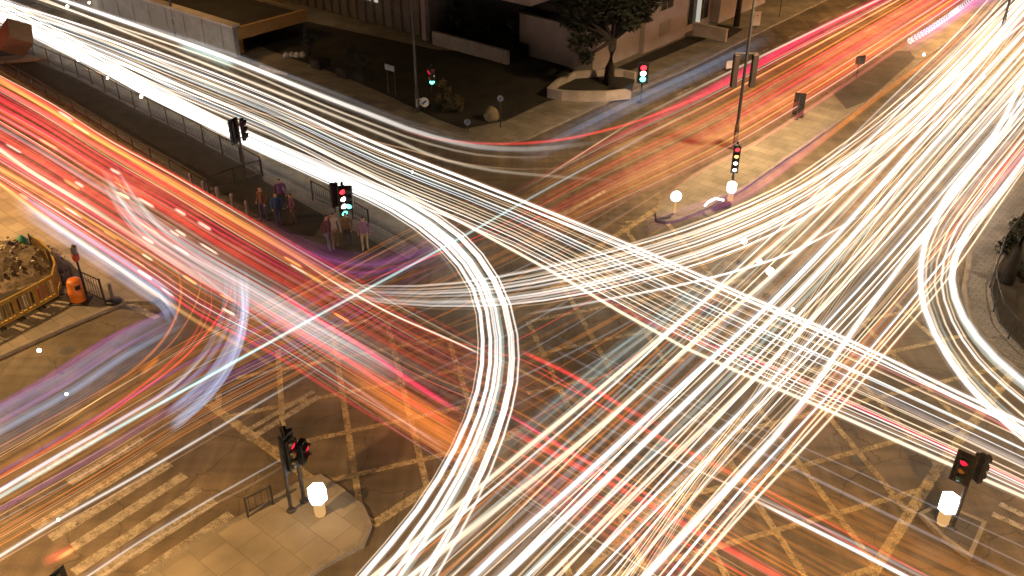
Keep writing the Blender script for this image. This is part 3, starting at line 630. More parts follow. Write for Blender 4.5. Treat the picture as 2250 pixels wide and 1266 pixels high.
MB().lathe((0, 0, 0), [(.3, 0), (.3, .1), (.12, .16), (.09, .2)], 12).build('base', M['black'], bk); MB().tube([(0, 0, .18), (0, 0, .85)], .07, 10).build('post', M['steel'], bk)
cb = thing('cube_sign', 'tilted brown cube on a short stem standing on a slab at upper left', 'sign cube', G(52, 132, .13))
MB().box((0, 0, .1), (3.0, 1.1, .2), R(15)).build('slab', M['kerb'], cb, bevel=.03); MB().tube([(0, 0, .2), (0, 0, .6)], .1, 8).build('stem', M['steel'], cb)
tl = Matrix.Rotation(R(35), 3, 'X') @ Matrix.Rotation(R(35), 3, 'Y'); MB().box((-.1, 0, 1.5), (1.55, 1.55, 1.55), R(20), 0, 1, tl).build('cube', M['box'], cb, bevel=.03)

# ------------------------------------------------------------------ people waiting on the median tip
def person(label, base, az, top, legs, sc=1.0, pose=0, hair='hair'):
    J = {'pel': (0, 0, .95), 'sp': (0, .01, 1.15), 'ch': (0, 0, 1.36), 'nk': (0, .01, 1.5), 'hd': (0, .03, 1.62), 'ht': (0, .02, 1.72)}
    for s_, q in ((-1, 'l'), (1, 'r')):
        st_ = .12 * s_ * (1 if pose else .5)
        J.update({'hp' + q: (.1 * s_, 0, .9), 'kn' + q: (.11 * s_, .04 + st_, .5), 'an' + q: (.11 * s_, st_ * 1.1 - .02, .08), 'to' + q: (.13 * s_, st_ * 1.1 + .16, .035),
                  'sh' + q: (.19 * s_, 0, 1.4), 'el' + q: (.26 * s_, -.05 - st_ * .5, 1.13), 'wr' + q: (.25 * s_, .12 - st_ * .6, .92), 'ha' + q: (.24 * s_, .16 - st_ * .7, .83)})
    rad = {'pel': .13, 'sp': .125, 'ch': .14, 'nk': .055, 'hd': .095, 'ht': .075, 'hp': .095, 'kn': .06, 'an': .042, 'to': .035, 'sh': .065, 'el': .045, 'wr': .033, 'ha': .03}
    E_ = [('pel', 'sp'), ('sp', 'ch'), ('ch', 'nk'), ('nk', 'hd'), ('hd', 'ht')]
    for q in 'lr': E_ += [('pel', 'hp' + q), ('hp' + q, 'kn' + q), ('kn' + q, 'an' + q), ('an' + q, 'to' + q), ('ch', 'sh' + q), ('sh' + q, 'el' + q), ('el' + q, 'wr' + q), ('wr' + q, 'ha' + q)]
    keys = list(J); me = bpy.data.meshes.new('person'); me.from_pydata([J[k] for k in keys], [(keys.index(a), keys.index(b)) for a, b in E_], [])
    o = bpy.data.objects.new('person', me); COL.objects.link(o)
    m = o.modifiers.new('skin', 'SKIN'); o.modifiers.new('sub', 'SUBSURF').levels = 1
    for i, k in enumerate(keys):
        kk = k if k in rad else k[:-1]; o.data.skin_vertices[0].data[i].radius = (rad[kk], rad[kk] * (.8 if kk in ('ch', 'sp', 'pel') else 1)); o.data.skin_vertices[0].data[i].use_root = (k == 'pel')
    dg = bpy.context.evaluated_depsgraph_get(); nm = bpy.data.meshes.new_from_object(o.evaluated_get(dg)); o.modifiers.clear(); o.data = nm
    nm.materials.clear()
    for mt in (cloth(legs), cloth(top), M['skin'], M[hair]): nm.materials.append(mt)
    for p in nm.polygons:
        c = p.center; p.use_smooth = True
        p.material_index = 3 if (c.z > 1.66 or (c.z > 1.56 and c.y < .0)) else 2 if c.z > 1.47 or (c.z < .92 and abs(c.x) > .2 and c.z > .7) else 1 if c.z > .93 else 0
        if c.z < .07: p.material_index = 3
    o.location = base; o.rotation_euler = (0, 0, -R(az)); o.scale = (sc,) * 3; tag(o, label, 'person')
    hm = MB(); [hm.lathe((x * .033, .125, 1.63), [(.012, -.01), (.012, .01)], 6, ax=(0, 1, 0)) for x in (-1, 1)]; hm.add([(-.012, .12, 1.6), (.012, .12, 1.6), (0, .15, 1.6), (0, .115, 1.64)], [(0, 1, 2), (0, 2, 3), (1, 3, 2), (0, 3, 1)]); hm.build('face', M['skin'], o)
    return o
person('person in an ochre top and blue trousers, leftmost of the waiting people', G(582, 484, .13), 200, (.1, .055, .025), (.04, .05, .12))
person('person in bright blue standing near the orange trail', G(614, 494, .13), 150, (.02, .07, .2), (.03, .04, .1), .95)
person('person in a mauve top beside the one in bright blue', G(646, 492, .13), 230, (.14, .07, .12), (.1, .06, .04), .9)
person('person in a crimson top and pale blue trousers at the crossing edge', G(724, 550, .13), 120, (.1, .03, .05), (.1, .12, .2), 1, 1)
person('person in a white shirt leaning by the lit signal', G(738, 545, .13), 160, (.34, .3, .26), (.16, .12, .07), 1, 1)
person('person in a tan coat right under the lit signal', G(766, 540, .13), 190, (.16, .11, .06), (.05, .05, .06), .95)
person('person in lilac and cream, rightmost of the waiting people', G(803, 550, .13), 170, (.24, .15, .27), (.36, .3, .2), .95)
person('person in a dark purple jacket behind the one in bright blue', G(622, 462, .13), 170, (.14, .06, .2), (.05, .05, .06), .95)

# ------------------------------------------------------------------ streaks of light left along the carriageways
PAL = {  # name: (colour, strength, word)
    'W': ((1, .93, .85), .72, 'white'), 'C': ((.86, .95, 1), .66, 'cool white'), 'I': ((1, .82, .6), .5, 'ivory'), 'P': ((1, .62, .36), .24, 'pale peach'),
    'T': ((.6, .88, .84), .2, 'pale teal'), 'G': ((.66, .66, .7), .12, 'pale grey'), 'O': ((1, .25, .03), .22, 'orange'), 'R': ((1, .045, .05), .3, 'red'),
    'K': ((1, .015, .13), .3, 'crimson pink'), 'A': ((1, .5, .12), .42, 'amber'), 'V': ((.4, .08, .45), .13, 'violet'), 'B': ((.32, .45, .66), .17, 'blue grey'), 'D': ((.9, .3, .05), .075, 'dim orange'), 'S': ((1, .22, .2), .15, 'salmon')}
TM = {k: trail_mat('trail_' + v[2].replace(' ', '_'), v[0], v[1], k in 'WCI') for k, v in PAL.items()}
def spline(P, n):
    """smooth curve through the points, chord-length spaced so unequal gaps never overshoot"""
    k = len(P); d = [max(1e-4, (P[i + 1] - P[i]).length) for i in range(k - 1)]; tot = sum(d); T = []
    for i in range(k):
        if i == 0: T.append((P[1] - P[0]) / d[0])
        elif i == k - 1: T.append((P[-1] - P[-2]) / d[-1])
        else: T.append(((P[i] - P[i - 1]) / d[i - 1] * d[i] + (P[i + 1] - P[i]) / d[i] * d[i - 1]) / (d[i - 1] + d[i]))
    out = []
    for i in range(k - 1):
        m = max(2, round(n * d[i] / tot))
        for q in range(m):
            t = q / m; t2, t3 = t * t, t ** 3
            out.append(P[i] * (2 * t3 - 3 * t2 + 1) + T[i] * d[i] * (t3 - 2 * t2 + t) + P[i + 1] * (3 * t2 - 2 * t3) + T[i + 1] * d[i] * (t3 - t2))
    out.append(P[-1]); return out
def path(pts_px, z, n=40, ext=(0, 0)):
    P = [G(x, y, z) for x, y in pts_px]
    if ext[0]: P = [P[0] + (P[0] - P[1]).normalized() * ext[0]] + P
    if ext[1]: P = P + [P[-1] + (P[-1] - P[-2]).normalized() * ext[1]]
    return spline(P, n)
def streak_mesh(lines):
    """lines: [(points, radius, brightness, fade_in, fade_out, dash)]"""
    V, Fc, A = [], [], []
    for pts, rad, br, fi, fo, dash in lines:
        N = 5; n = len(pts); o = len(V); L = [0]
        for a, b in zip(pts, pts[1:]): L.append(L[-1] + (b - a).length)
        for i, p in enumerate(pts):
            t = (pts[min(i + 1, n - 1)] - pts[max(i - 1, 0)]).normalized(); a = t.cross(Vector((0, 0, 1))).normalized(); b = t.cross(a)
            s = L[i] / L[-1]; f = br * (.8 + .5 * mnoise.noise((L[i] * .16, o * .37, rad * 50)))
            if fi: f *= min(1, s / fi)
            if fo: f *= min(1, (1 - s) / fo)
            k_ = .35 if (i in (0, n - 1)) else 1
            for q in range(N):
                an = 2 * math.pi * q / N; V.append(p + (a * math.cos(an) + b * math.sin(an)) * rad * k_); A.append(f)
        for i in range(n - 1):
            if dash and (L[i] % dash[0]) > dash[1]: continue
            Fc += [(o + i * N + q, o + i * N + (q + 1) % N, o + (i + 1) * N + (q + 1) % N, o + (i + 1) * N + q) for q in range(N)]
    return V, Fc, A
def streak(name, label, cat, group, lines, mat):
    V, Fc, A = streak_mesh(lines); me = bpy.data.meshes.new(name); c = sum(V, Vector()) / len(V); c.z = 0
    me.from_pydata([tuple(v - c) for v in V], [], Fc); me.materials.append(mat)
    at = me.attributes.new('fade', 'FLOAT', 'POINT'); at.data.foreach_set('value', A); me.update()
    o = bpy.data.objects.new(name, me); COL.objects.link(o); o.location = c; return tag(o, label, cat, group)
def mid_r(pts, wpx): m = pts[len(pts) // 2]; return wpx / 2 * (m - Vector((0, 0, CAM_H))).length / F_PX
def one(kind, label, pts_px, z, wpx, col, ext=(0, 0), fade=(0, 0), br=1.0, n=44, halo=True, dash=None, group=None):
    p = path(pts_px, z, n, ext); r0 = mid_r(p, wpx); L = [(p, r0 * .55, br * .8, *fade, dash)]
    if halo: L.append((p, r0 * .9, br * .3, *fade, dash)); L.append((p, r0 * 1.5, br * .06, *fade, dash))
    else: L[0] = (p, r0 * .8, br, *fade, dash)
    return streak(kind, label, 'light trail', group, L, TM[col])
WS = .47
def stream(kind, words, group, A_, B_, n, pal, z, seed, ext=(12, 12), fade=(0, 0), jit=.03, seg=40, dz=.2):
    """n lamps driven along the carriageway between two edge lines"""
    r = random.Random(seed); keys = [k for k, _, _ in pal]; wts = [q for _, q, _ in pal]; rng = {k: v for k, _, v in pal}
    for i in range(n):
        t = (i + r.uniform(.1, .9)) / n; dr = r.uniform(-jit, jit); k = r.choices(keys, wts)[0]
        m = len(A_); pts = []
        for j in range(m):
            s = j / (m - 1); tt = t + dr * (2 * s - 1) ; a, b = A_[j], B_[j]; pts.append((a[0] + (b[0] - a[0]) * tt, a[1] + (b[1] - a[1]) * tt))
        zz = z + r.uniform(-dz, dz); wpx = r.uniform(*rng[k]) * (WS if k in 'WCIPGT' else .62); bright = r.uniform(.7, 1.15)
        fd = (fade[0] * r.uniform(.6, 1.4), fade[1] * r.uniform(.6, 1.4))
        dash = None
        p = path(pts, zz, seg, ext); r0 = mid_r(p, wpx); soft = k in 'WCIROK' and wpx > 3.2; L = [(p, r0 * (.55 if soft else .9), bright * (.8 if soft else 1), *fd, dash)]
        if soft: L.append((p, r0 * .95, bright * .25, *fd, dash)); L.append((p, r0 * 1.4, bright * .045, *fd, dash))
        streak(kind, PAL[k][2] + ' ' + words, 'light trail', PAL[k][2] + ' ' + group, L, TM[k])
def band(label, pts_px, wpx, col, n, z0, z1, seed, ext=(0, 0), fade=(.15, .15), br=1.0, strand=(2, 9), seg=36):
    """many glowing strands imitating reflected light: one blurred vehicle side"""
    r = random.Random(seed); base = path(pts_px, (z0 + z1) / 2, seg, ext); L = []
    for i in range(n):
        t = r.uniform(-.5, .5); zz = r.uniform(z0, z1) - (z0 + z1) / 2; pts = []
        for j, p in enumerate(base):
            d = (base[min(j + 1, len(base) - 1)] - base[max(j - 1, 0)]).normalized(); s = Vector((-d.y, d.x, 0)); dist = (p - Vector((0, 0, CAM_H))).length
            pts.append(p + s * t * wpx * dist / F_PX * 1.15 + Vector((0, 0, zz)))
        L.append((pts, mid_r(pts, r.uniform(*strand)), br * r.uniform(.35, 1.2) * (1 - abs(t) * .9), fade[0] * r.uniform(.5, 1.5), fade[1] * r.uniform(.5, 1.5), None))
    return streak('light_band', label, 'light trail', None, L, TM[col])
HT, TT = 'headlight_trail', 'tail_light_trail'
Wp = [('W', 5, (4, 10)), ('C', 2, (4, 9)), ('I', 3, (3, 6)), ('P', 1.5, (3, 6)), ('G', 2, (5, 10)), ('T', 1, (5, 9))]

# white traffic from the upper left running straight on to the lower right
stream(HT, 'headlight trail in the fan from the upper left road to the lower right', 'headlight trails upper left to lower right',
       [(0, -8), (200, 62), (400, 135), (600, 212), (830, 312), (1130, 428), (1450, 560), (1640, 645), (1800, 712), (2100, 852), (2250, 922)],
       [(-40, 40), (160, 112), (400, 215), (600, 300), (830, 415), (1130, 545), (1450, 722), (1640, 820), (1800, 895), (2100, 1025), (2250, 1095)], 20,
       [('W', 2, (3, 6)), ('C', 1, (3, 6)), ('I', 3, (2.5, 5)), ('P', 4, (3, 6)), ('G', 6, (6, 14)), ('T', 1.2, (6, 12)), ('O', 1, (3, 6)), ('R', .5, (3, 5)), ('D', 2, (6, 12))], .7, 11, (25, 25), (0, .3), jit=.05)
for i, (dy, wq) in enumerate(((0, 10), (14, 8))):
    one(HT, ('upper' if i == 0 else 'lower') + ' of the two thick white trails crossing the whole view', [(0, 2 + dy), (200, 62 + dy), (400, 134 + dy), (600, 214 + dy), (830, 316 + dy), (1130, 434 + dy * .9), (1450, 566 + dy * .7), (1640, 650 + dy * .6), (1800, 717 + dy * .6), (2100, 860 + dy), (2250, 930 + dy)], .7, wq * .62, 'W', (25, 25))
one(HT, 'bright ivory trail sagging lowest among those to the lower right', [(160, 100), (500, 232), (700, 328), (940, 450), (1240, 612), (1500, 762), (1800, 893), (2000, 982), (2250, 1092)], .7, 7, 'I', (30, 25), br=1.3)
one(TT, 'crimson tail trail at the right edge above the refuge signal', [(1150, 640), (1300, 650), (1450, 720), (1700, 808), (1960, 930), (2080, 985), (2250, 1062)], .9, 11, 'K', (0, 20), (.25, 0))
one(TT, 'red tail trail at the right edge above the crimson one', [(1700, 690), (1900, 790), (2150, 905), (2250, 962)], .9, 10, 'R', (0, 20), (.4, 0))
one(TT, 'grey wide trail between the crimson and red tails at the right edge', [(1700, 720), (1860, 830), (2000, 900), (2250, 1020)], .9, 14, 'G', (0, 20), (.3, 0), br=1.6)
stream(HT, 'headlight trail packed in the white sheet at the top left', 'headlight trails packed at the top left', [(-60, -30), (100, 26), (280, 92), (420, 150), (620, 228), (850, 316)], [(-60, 30), (100, 84), (280, 158), (420, 226), (620, 312), (850, 412)], 11, [('W', 4, (6, 11)), ('C', 2, (6, 11)), ('I', 3, (4, 8)), ('G', 4, (6, 10)), ('P', 2, (4, 8))], .7, 12, (30, 0), (0, .5))
# bundle bending from the upper left down to the bottom edge
stream(HT, 'headlight trail in the thick bundle bending down to the bottom edge', 'headlight trails bending down to the bottom edge',
       [(60, 78), (160, 128), (300, 206), (540, 322), (700, 395), (850, 466), (960, 545), (1030, 640), (1048, 750), (1035, 860), (985, 985), (900, 1120), (765, 1275)],
       [(200, 105), (330, 180), (430, 232), (570, 298), (740, 368), (910, 440), (1020, 512), (1098, 610), (1140, 735), (1140, 840), (1110, 960), (1050, 1105), (960, 1275)], 13,
       [('W', 6, (5, 13)), ('C', 4, (5, 12)), ('I', 1, (3, 5)), ('T', 2, (8, 14)), ('G', 3, (8, 16))], .7, 13, (30, 12), jit=.05, seg=60)
stream(HT, 'headlight trail in the solid white strip beside the median', 'headlight trails in the strip beside the median', [(100, 96), (240, 166), (400, 250), (540, 320), (700, 395), (850, 466), (950, 540), (1020, 640)], [(130, 92), (270, 160), (440, 244), (560, 300), (735, 378), (900, 455), (1000, 530), (1070, 640)], 5, [('W', 4, (7, 12)), ('C', 4, (7, 12)), ('G', 2, (8, 12))], .7, 14, (20, 0), (0, .3))
# turn from the upper left into the upper right avenue
for i, (pts, c, wq, lab) in enumerate((
        ([(200, 22), (500, 128), (800, 246), (950, 300), (1050, 322), (1150, 328), (1240, 322), (1330, 308)], 'W', 11, 'thick white trail curving left at the top pavement corner'),
        ([(210, 42), (500, 142), (800, 266), (950, 318), (1050, 340), (1150, 346), (1260, 340)], 'I', 5, 'thin ivory trail just inside the thick one at the top corner'),
        ([(300, 80), (600, 200), (850, 300), (980, 352), (1080, 374), (1200, 386), (1370, 398)], 'I', 7, 'ivory trail ending level in the middle of the junction'),
        ([(180, 14), (500, 116), (760, 215), (880, 262), (980, 292), (1080, 306)], 'G', 9, 'grey trail outermost round the top pavement corner'),
        ([(860, 280), (960, 305), (1080, 316), (1200, 311), (1340, 284), (1480, 236), (1700, 130), (1900, 36)], 'R', 7, 'red tail trail joining the avenue from the top corner'),
        ([(900, 330), (1020, 360), (1150, 372), (1280, 366)], 'P', 4, 'faint peach trail inside the top corner turn'))):
    one(HT if c != 'R' else TT, lab, pts, .75, wq, c, (25 if c != 'R' else 0, 0), (.0 if c != 'R' else .2, .35 if c != 'R' else 0))
# white traffic down the avenue from the upper right
far = [(2010, 60), (2060, 25), (2110, -8), (2160, -42)]
A_ = [(2250, -60), (2130, 65), (2010, 180), (1890, 300), (1745, 443), (1560, 618), (1330, 835), (1130, 1010), (810, 1275)]
B_ = [(2600, -60), (2470, 110), (2340, 270), (2210, 430), (2060, 622), (1935, 775), (1790, 935), (1680, 1055), (1490, 1285)]
stream(HT, 'headlight trail of the avenue running from upper right to the bottom', 'headlight trails down the avenue', A_, B_, 25, [('W', 2.5, (3.5, 8)), ('I', 6, (2.5, 6)), ('P', 7, (2.5, 5)), ('C', 1.5, (4, 9)), ('G', 2.5, (4, 9)), ('T', 1.2, (5, 10)), ('O', .7, (3, 6))], .7, 21, (35, 20), jit=.03)
stream(HT, 'headlight trail packed in the blaze at the upper right corner', 'headlight trails packed at the upper right', [(2200, -50), (2085, 80), (1985, 180), (1880, 285), (1745, 430), (1600, 575)], [(2520, -60), (2410, 80), (2320, 195), (2195, 345), (2070, 500), (1960, 640)], 36, [('W', 6, (5, 13)), ('I', 3, (4, 8)), ('C', 2, (6, 10)), ('P', 2.5, (4, 9)), ('T', 1.2, (6, 12)), ('S', 1, (5, 9)), ('G', 2, (6, 12))], .75, 22, (35, 0), (0, .55))
for pts, c, wq, lab in (
        ([(2230, 20), (2000, 250), (1700, 540), (1500, 700), (1320, 852), (1150, 990), (820, 1266)], 'I', 9, 'bright ivory trail, upper of the pair crossing under the bend'),
        ([(2240, 40), (2010, 290), (1700, 602), (1500, 775), (1330, 926), (1100, 1110), (900, 1268)], 'I', 10, 'bright ivory trail, lower of the pair crossing under the bend'),
        ([(2250, 70), (2030, 300), (1700, 660), (1411, 926), (1250, 1075), (1100, 1208), (1040, 1266)], 'C', 11, 'broad cool white trail towards the bottom centre'),
        ([(2250, 100), (2050, 320), (1750, 650), (1462, 926), (1280, 1100), (1105, 1262)], 'W', 10, 'broad white trail next to the cool one at the bottom centre'),
        ([(2250, 150), (2060, 370), (1850, 625), (1560, 926), (1375, 1100), (1200, 1270)], 'I', 7, 'ivory trail midway along the bottom edge'),
        ([(2250, 230), (2080, 450), (1900, 690), (1700, 962), (1540, 1134), (1410, 1275)], 'W', 12, 'broadest white trail right of the bottom centre'),
        ([(2200, 420), (2050, 632), (1940, 760), (1812, 910), (1700, 1032), (1600, 1140), (1490, 1270)], 'I', 6, 'ivory trail, left of the twin lines near the lower right hatching'),
        ([(2214, 424), (2064, 636), (1952, 768), (1826, 918), (1714, 1040), (1614, 1148), (1506, 1274)], 'I', 6, 'ivory trail, right of the twin lines near the lower right hatching'),
        ([(2050, 560), (1880, 770), (1700, 965), (1560, 1110)], 'O', 9, 'orange trail among the white ones above the right hatching')):
    one(HT, lab, pts, .7, wq * .8, c, (35 if pts[0][1] < 300 else 20, 12), (0, 0), br=1.1)
stream(HT, 'fine headlight trail in the sheaf fanning to the bottom edge', 'fine headlight trails fanning to the bottom', [(2060, 250), (1900, 470), (1760, 680), (1640, 880), (1500, 1060), (1330, 1280)], [(2120, 280), (1960, 500), (1830, 690), (1700, 880), (1560, 1050), (1420, 1280)], 14, [('P', 6, (2.5, 4.5)), ('I', 4, (2, 4))], .75, 24, (20, 10), jit=.12)
stream(HT, 'fine straight headlight trail filling the avenue sheet down to the bottom edge', 'fine straight trails down the avenue', [(2260, -50), (1990, 210), (1560, 625), (1240, 925), (870, 1275)], [(2560, -50), (2300, 320), (2020, 680), (1790, 945), (1530, 1275)], 19, [('I', 5, (3.5, 5)), ('P', 6, (3.5, 5)), ('W', 1, (4, 5)), ('G', 2, (6, 10))], .7, 27, (30, 15), jit=.0)
# traffic from the avenue curving to the lower left road
stream(HT, 'headlight trail sweeping in a shallow curve across the middle', 'headlight trails sweeping across the middle', [(2190, 20), (2000, 200), (1850, 318), (1700, 415), (1500, 498), (1300, 556), (1150, 592), (1000, 618), (820, 626), (680, 612)], [(2230, 60), (2060, 260), (1920, 380), (1760, 490), (1560, 580), (1380, 632), (1200, 668), (1060, 680), (860, 672), (700, 650)], 15, [('W', 5, (5, 9)), ('I', 5, (4, 7)), ('P', 1.5, (3, 5))], .7, 25, (30, 0), (0, .18), jit=.06, seg=50)
for pts, lab in (([(2100, 170), (1900, 330), (1700, 440), (1500, 520), (1300, 575), (1120, 606)], 'white trail topmost in the shallow curve across the middle'), ([(1900, 470), (1700, 570), (1500, 625), (1350, 655), (1150, 692)], 'thin pale trail lowest in the shallow curve')):
    one(HT, lab, pts, .7, 6, 'W', (30 if pts[0][1] < 200 else 0, 0), (.0 if pts[0][1] < 200 else .25, .3))
# turn at the right corner
stream(HT, 'headlight trail bending round the right corner kerb', 'headlight trails bending round the right corner', [(2280, 130), (2190, 300), (2090, 430), (2032, 540), (2022, 630), (2050, 730), (2110, 830), (2180, 905), (2270, 985)], [(2420, 130), (2320, 270), (2210, 410), (2130, 520), (2100, 610), (2120, 690), (2170, 765), (2230, 820), (2310, 880)], 8, [('W', 4, (6, 10)), ('I', 3, (5, 8)), ('T', 2, (6, 10))], .7, 31, (25, 15), jit=.04, seg=50)
for pts, lab in (([(2260, 150), (2170, 320), (2070, 450), (2026, 570), (2032, 680), (2090, 795), (2180, 900), (2265, 965)], 'outer thick white trail round the right corner'), ([(2330, 240), (2200, 420), (2110, 540), (2092, 620), (2118, 700), (2185, 785), (2280, 865)], 'inner thick white trail round the right corner')):
    one(HT, lab, pts, .7, 13, 'W', (25, 15), n=56)
# red traffic leaving to the upper left
Ra = [(-60, 130), (120, 226), (250, 308), (380, 378), (500, 448), (700, 566), (850, 650), (1000, 730), (1150, 806), (1260, 866)]
Rb = [(-60, 372), (60, 448), (200, 536), (330, 622), (430, 690), (600, 780), (740, 868), (860, 940), (1000, 1020), (1080, 1066)]
stream(TT, 'tail light trail in the wide flow up to the left edge', 'tail light trails flowing to the left edge', Ra, Rb, 58, [('R', 6, (4, 11)), ('O', 2, (4, 10)), ('K', 5.5, (5, 11)), ('S', 2, (6, 12)), ('A', .8, (2.5, 5)), ('I', 1.2, (2.5, 5)), ('G', 2.5, (6, 14)), ('D', 2, (6, 14))], .85, 41, (25, 0), (0, .4), jit=.05, seg=44)
stream(TT, 'tail light trail thick along the upper left carriageway', 'thick tail light trails at the left edge', [(-80, 120), (60, 196), (200, 280), (340, 358), (480, 440), (620, 520)], [(-80, 356), (60, 444), (180, 520), (320, 612), (420, 676), (520, 730)], 30, [('R', 6, (6, 13)), ('K', 6, (6, 12)), ('O', 3, (6, 12)), ('S', 2, (6, 12)), ('A', .6, (3, 5)), ('I', .8, (3, 5))], .9, 42, (25, 0), (0, .4))
stream(TT, 'tail light trail running on to the bottom right corner', 'tail light trails to the lower right', [(760, 640), (980, 745), (1150, 790), (1380, 925), (1600, 1035), (1800, 1150), (2000, 1262)], [(700, 830), (880, 960), (1060, 1075), (1250, 1185), (1400, 1275), (1560, 1370), (1700, 1450)], 13, [('O', 2.5, (5, 10)), ('R', 2.5, (4, 8)), ('D', 5, (8, 20)), ('G', 4, (5, 12)), ('P', 2, (3, 6)), ('S', 2, (5, 9))], .85, 43, (0, 15), (.2, 0))
for pts, c, wq, lab, f in (
        ([(1120, 945), (1240, 1010), (1400, 1095), (1560, 1185), (1740, 1285)], 'R', 20, 'broad red trail right of the bottom centre', (.1, 0)),
        ([(1140, 770), (1250, 822), (1380, 900), (1480, 950)], 'R', 13, 'short red trail in the open middle right of the bend', (.1, .4)),
        ([(1100, 900), (1140, 925), (1240, 985), (1380, 1065), (1480, 1115)], 'K', 10, 'crimson trail passing under the white bend', (.2, .4)),
        ([(0, 405), (120, 492), (240, 575), (340, 645), (430, 705), (540, 768), (640, 830)], 'A', 9, 'bright amber trail along the left kerb', (0, .3)),
        ([(0, 330), (60, 372), (200, 458), (330, 545), (450, 622), (560, 690)], 'I', 11, 'bright ivory streak within the red flow at left', (0, .5)),
        ([(0, 372), (100, 428), (230, 505), (360, 580), (480, 655)], 'A', 8, 'amber streak below the ivory one in the red flow', (0, .5)),
        ([(590, 625), (680, 690), (790, 760), (920, 850), (1000, 900), (1010, 906)], 'K', 16, 'thick crimson streak left of the bend', (.15, .1)),
        ([(540, 650), (640, 720), (760, 790), (880, 870), (1000, 940)], 'R', 12, 'thick red streak beside the crimson one left of the bend', (.15, .1)),
        ([(400, 570), (550, 690), (660, 770), (780, 852), (940, 962), (975, 985)], 'G', 7, 'thin straight grey line slanting across the red flow', (.1, .05)),
        ([(640, 560), (760, 636), (860, 690), (1000, 752), (1060, 780)], 'I', 5, 'thin ivory streak ending at the bend', (.4, .05)),
        ([(1640, 1090), (1760, 1150), (1880, 1210), (2020, 1282)], 'W', 9, 'white trail low at the bottom right', (.3, 0)),
        ([(1630, 1072), (1760, 1136), (1900, 1205), (2050, 1280)], 'G', 9, 'grey trail just above the white one at the bottom right', (.3, 0)),
        ([(1350, 945), (1480, 1010), (1640, 1082), (1800, 1160)], 'P', 5, 'thin peach trail leading into the low white trail', (.3, .4)),
        ([(1080, 1040), (1250, 1150), (1400, 1240), (1480, 1290)], 'P', 4, 'thin pink trail near the bottom edge centre', (.3, 0))):
    one(TT if c in 'RKAO' else HT, lab, pts, .85, wq, c, (22 if pts[0][0] == 0 else 0, 0), f, br=1.25)
# avenue traffic leaving to the upper right
stream(TT, 'tail light trail leaving up the avenue to the top right', 'tail light trails leaving up the avenue', [(1090, 440), (1210, 372), (1330, 306), (1500, 226), (1700, 120), (1880, 28), (2020, -45)], [(1090, 590), (1250, 500), (1400, 430), (1560, 352), (1780, 222), (2010, 70), (2170, -40)], 46, [('R', 8, (4, 10)), ('O', 3, (4, 10)), ('K', 2.5, (4, 10)), ('S', 1, (6, 12)), ('O', 2, (3, 7)), ('D', 2.5, (8, 16)), ('A', 1.5, (3, 5)), ('G', 2, (5, 10)), ('I', .6, (2.5, 4))], .9, 51, (0, 35), (.5, 0), jit=.05)
stream(TT, 'tail light trail glowing strongest at the top right of the avenue', 'strong tail light trails at the top right', [(1600, 225), (1760, 140), (1880, 75), (2010, 8), (2100, -40)], [(1640, 305), (1800, 205), (1920, 125), (2060, 40), (2180, -40)], 16, [('R', 6, (6, 12)), ('O', 3, (4, 9)), ('S', 1, (5, 9)), ('K', 2, (5, 9))], .9, 52, (0, 35), (.5, 0))
one(TT, 'broad crimson trail on the near side of the avenue pavement', [(1290, 345), (1420, 268), (1560, 196), (1700, 120), (1830, 50), (1960, -15)], .9, 15, 'K', (0, 35), (.25, 0), br=1.2)
one(TT, 'thin pink white trail above the broad crimson avenue trail', [(1350, 285), (1500, 210), (1640, 140), (1800, 62), (1940, -5)], .9, 5, 'I', (0, 35), (.35, 0), br=.8)
one(TT, 'orange trail hugging the island kerb on its far side', [(1420, 470), (1500, 400), (1650, 320), (1800, 224), (1990, 96), (2100, 28)], .9, 10, 'S', (0, 20), (.2, 0))
one(TT, 'orange trail hugging the island kerb on its near side', [(1530, 470), (1640, 425), (1720, 372), (1830, 290), (1930, 212), (2060, 118)], .9, 16, 'O', (0, 10), (.2, .3))
one(HT, 'straight pale teal line crossing the junction from bottom left to the avenue', [(0, 1092), (250, 945), (500, 804), (720, 682), (900, 585), (1020, 518), (1200, 416), (1420, 298), (1560, 222)], 1.6, 8, 'T', (15, 0), (0, .5), br=2.3)
one(HT, 'ivory line from the junction centre up the avenue kerb', [(1180, 400), (1290, 330), (1350, 292), (1420, 250)], .8, 4, 'P', (0, 0), (.3, .4))
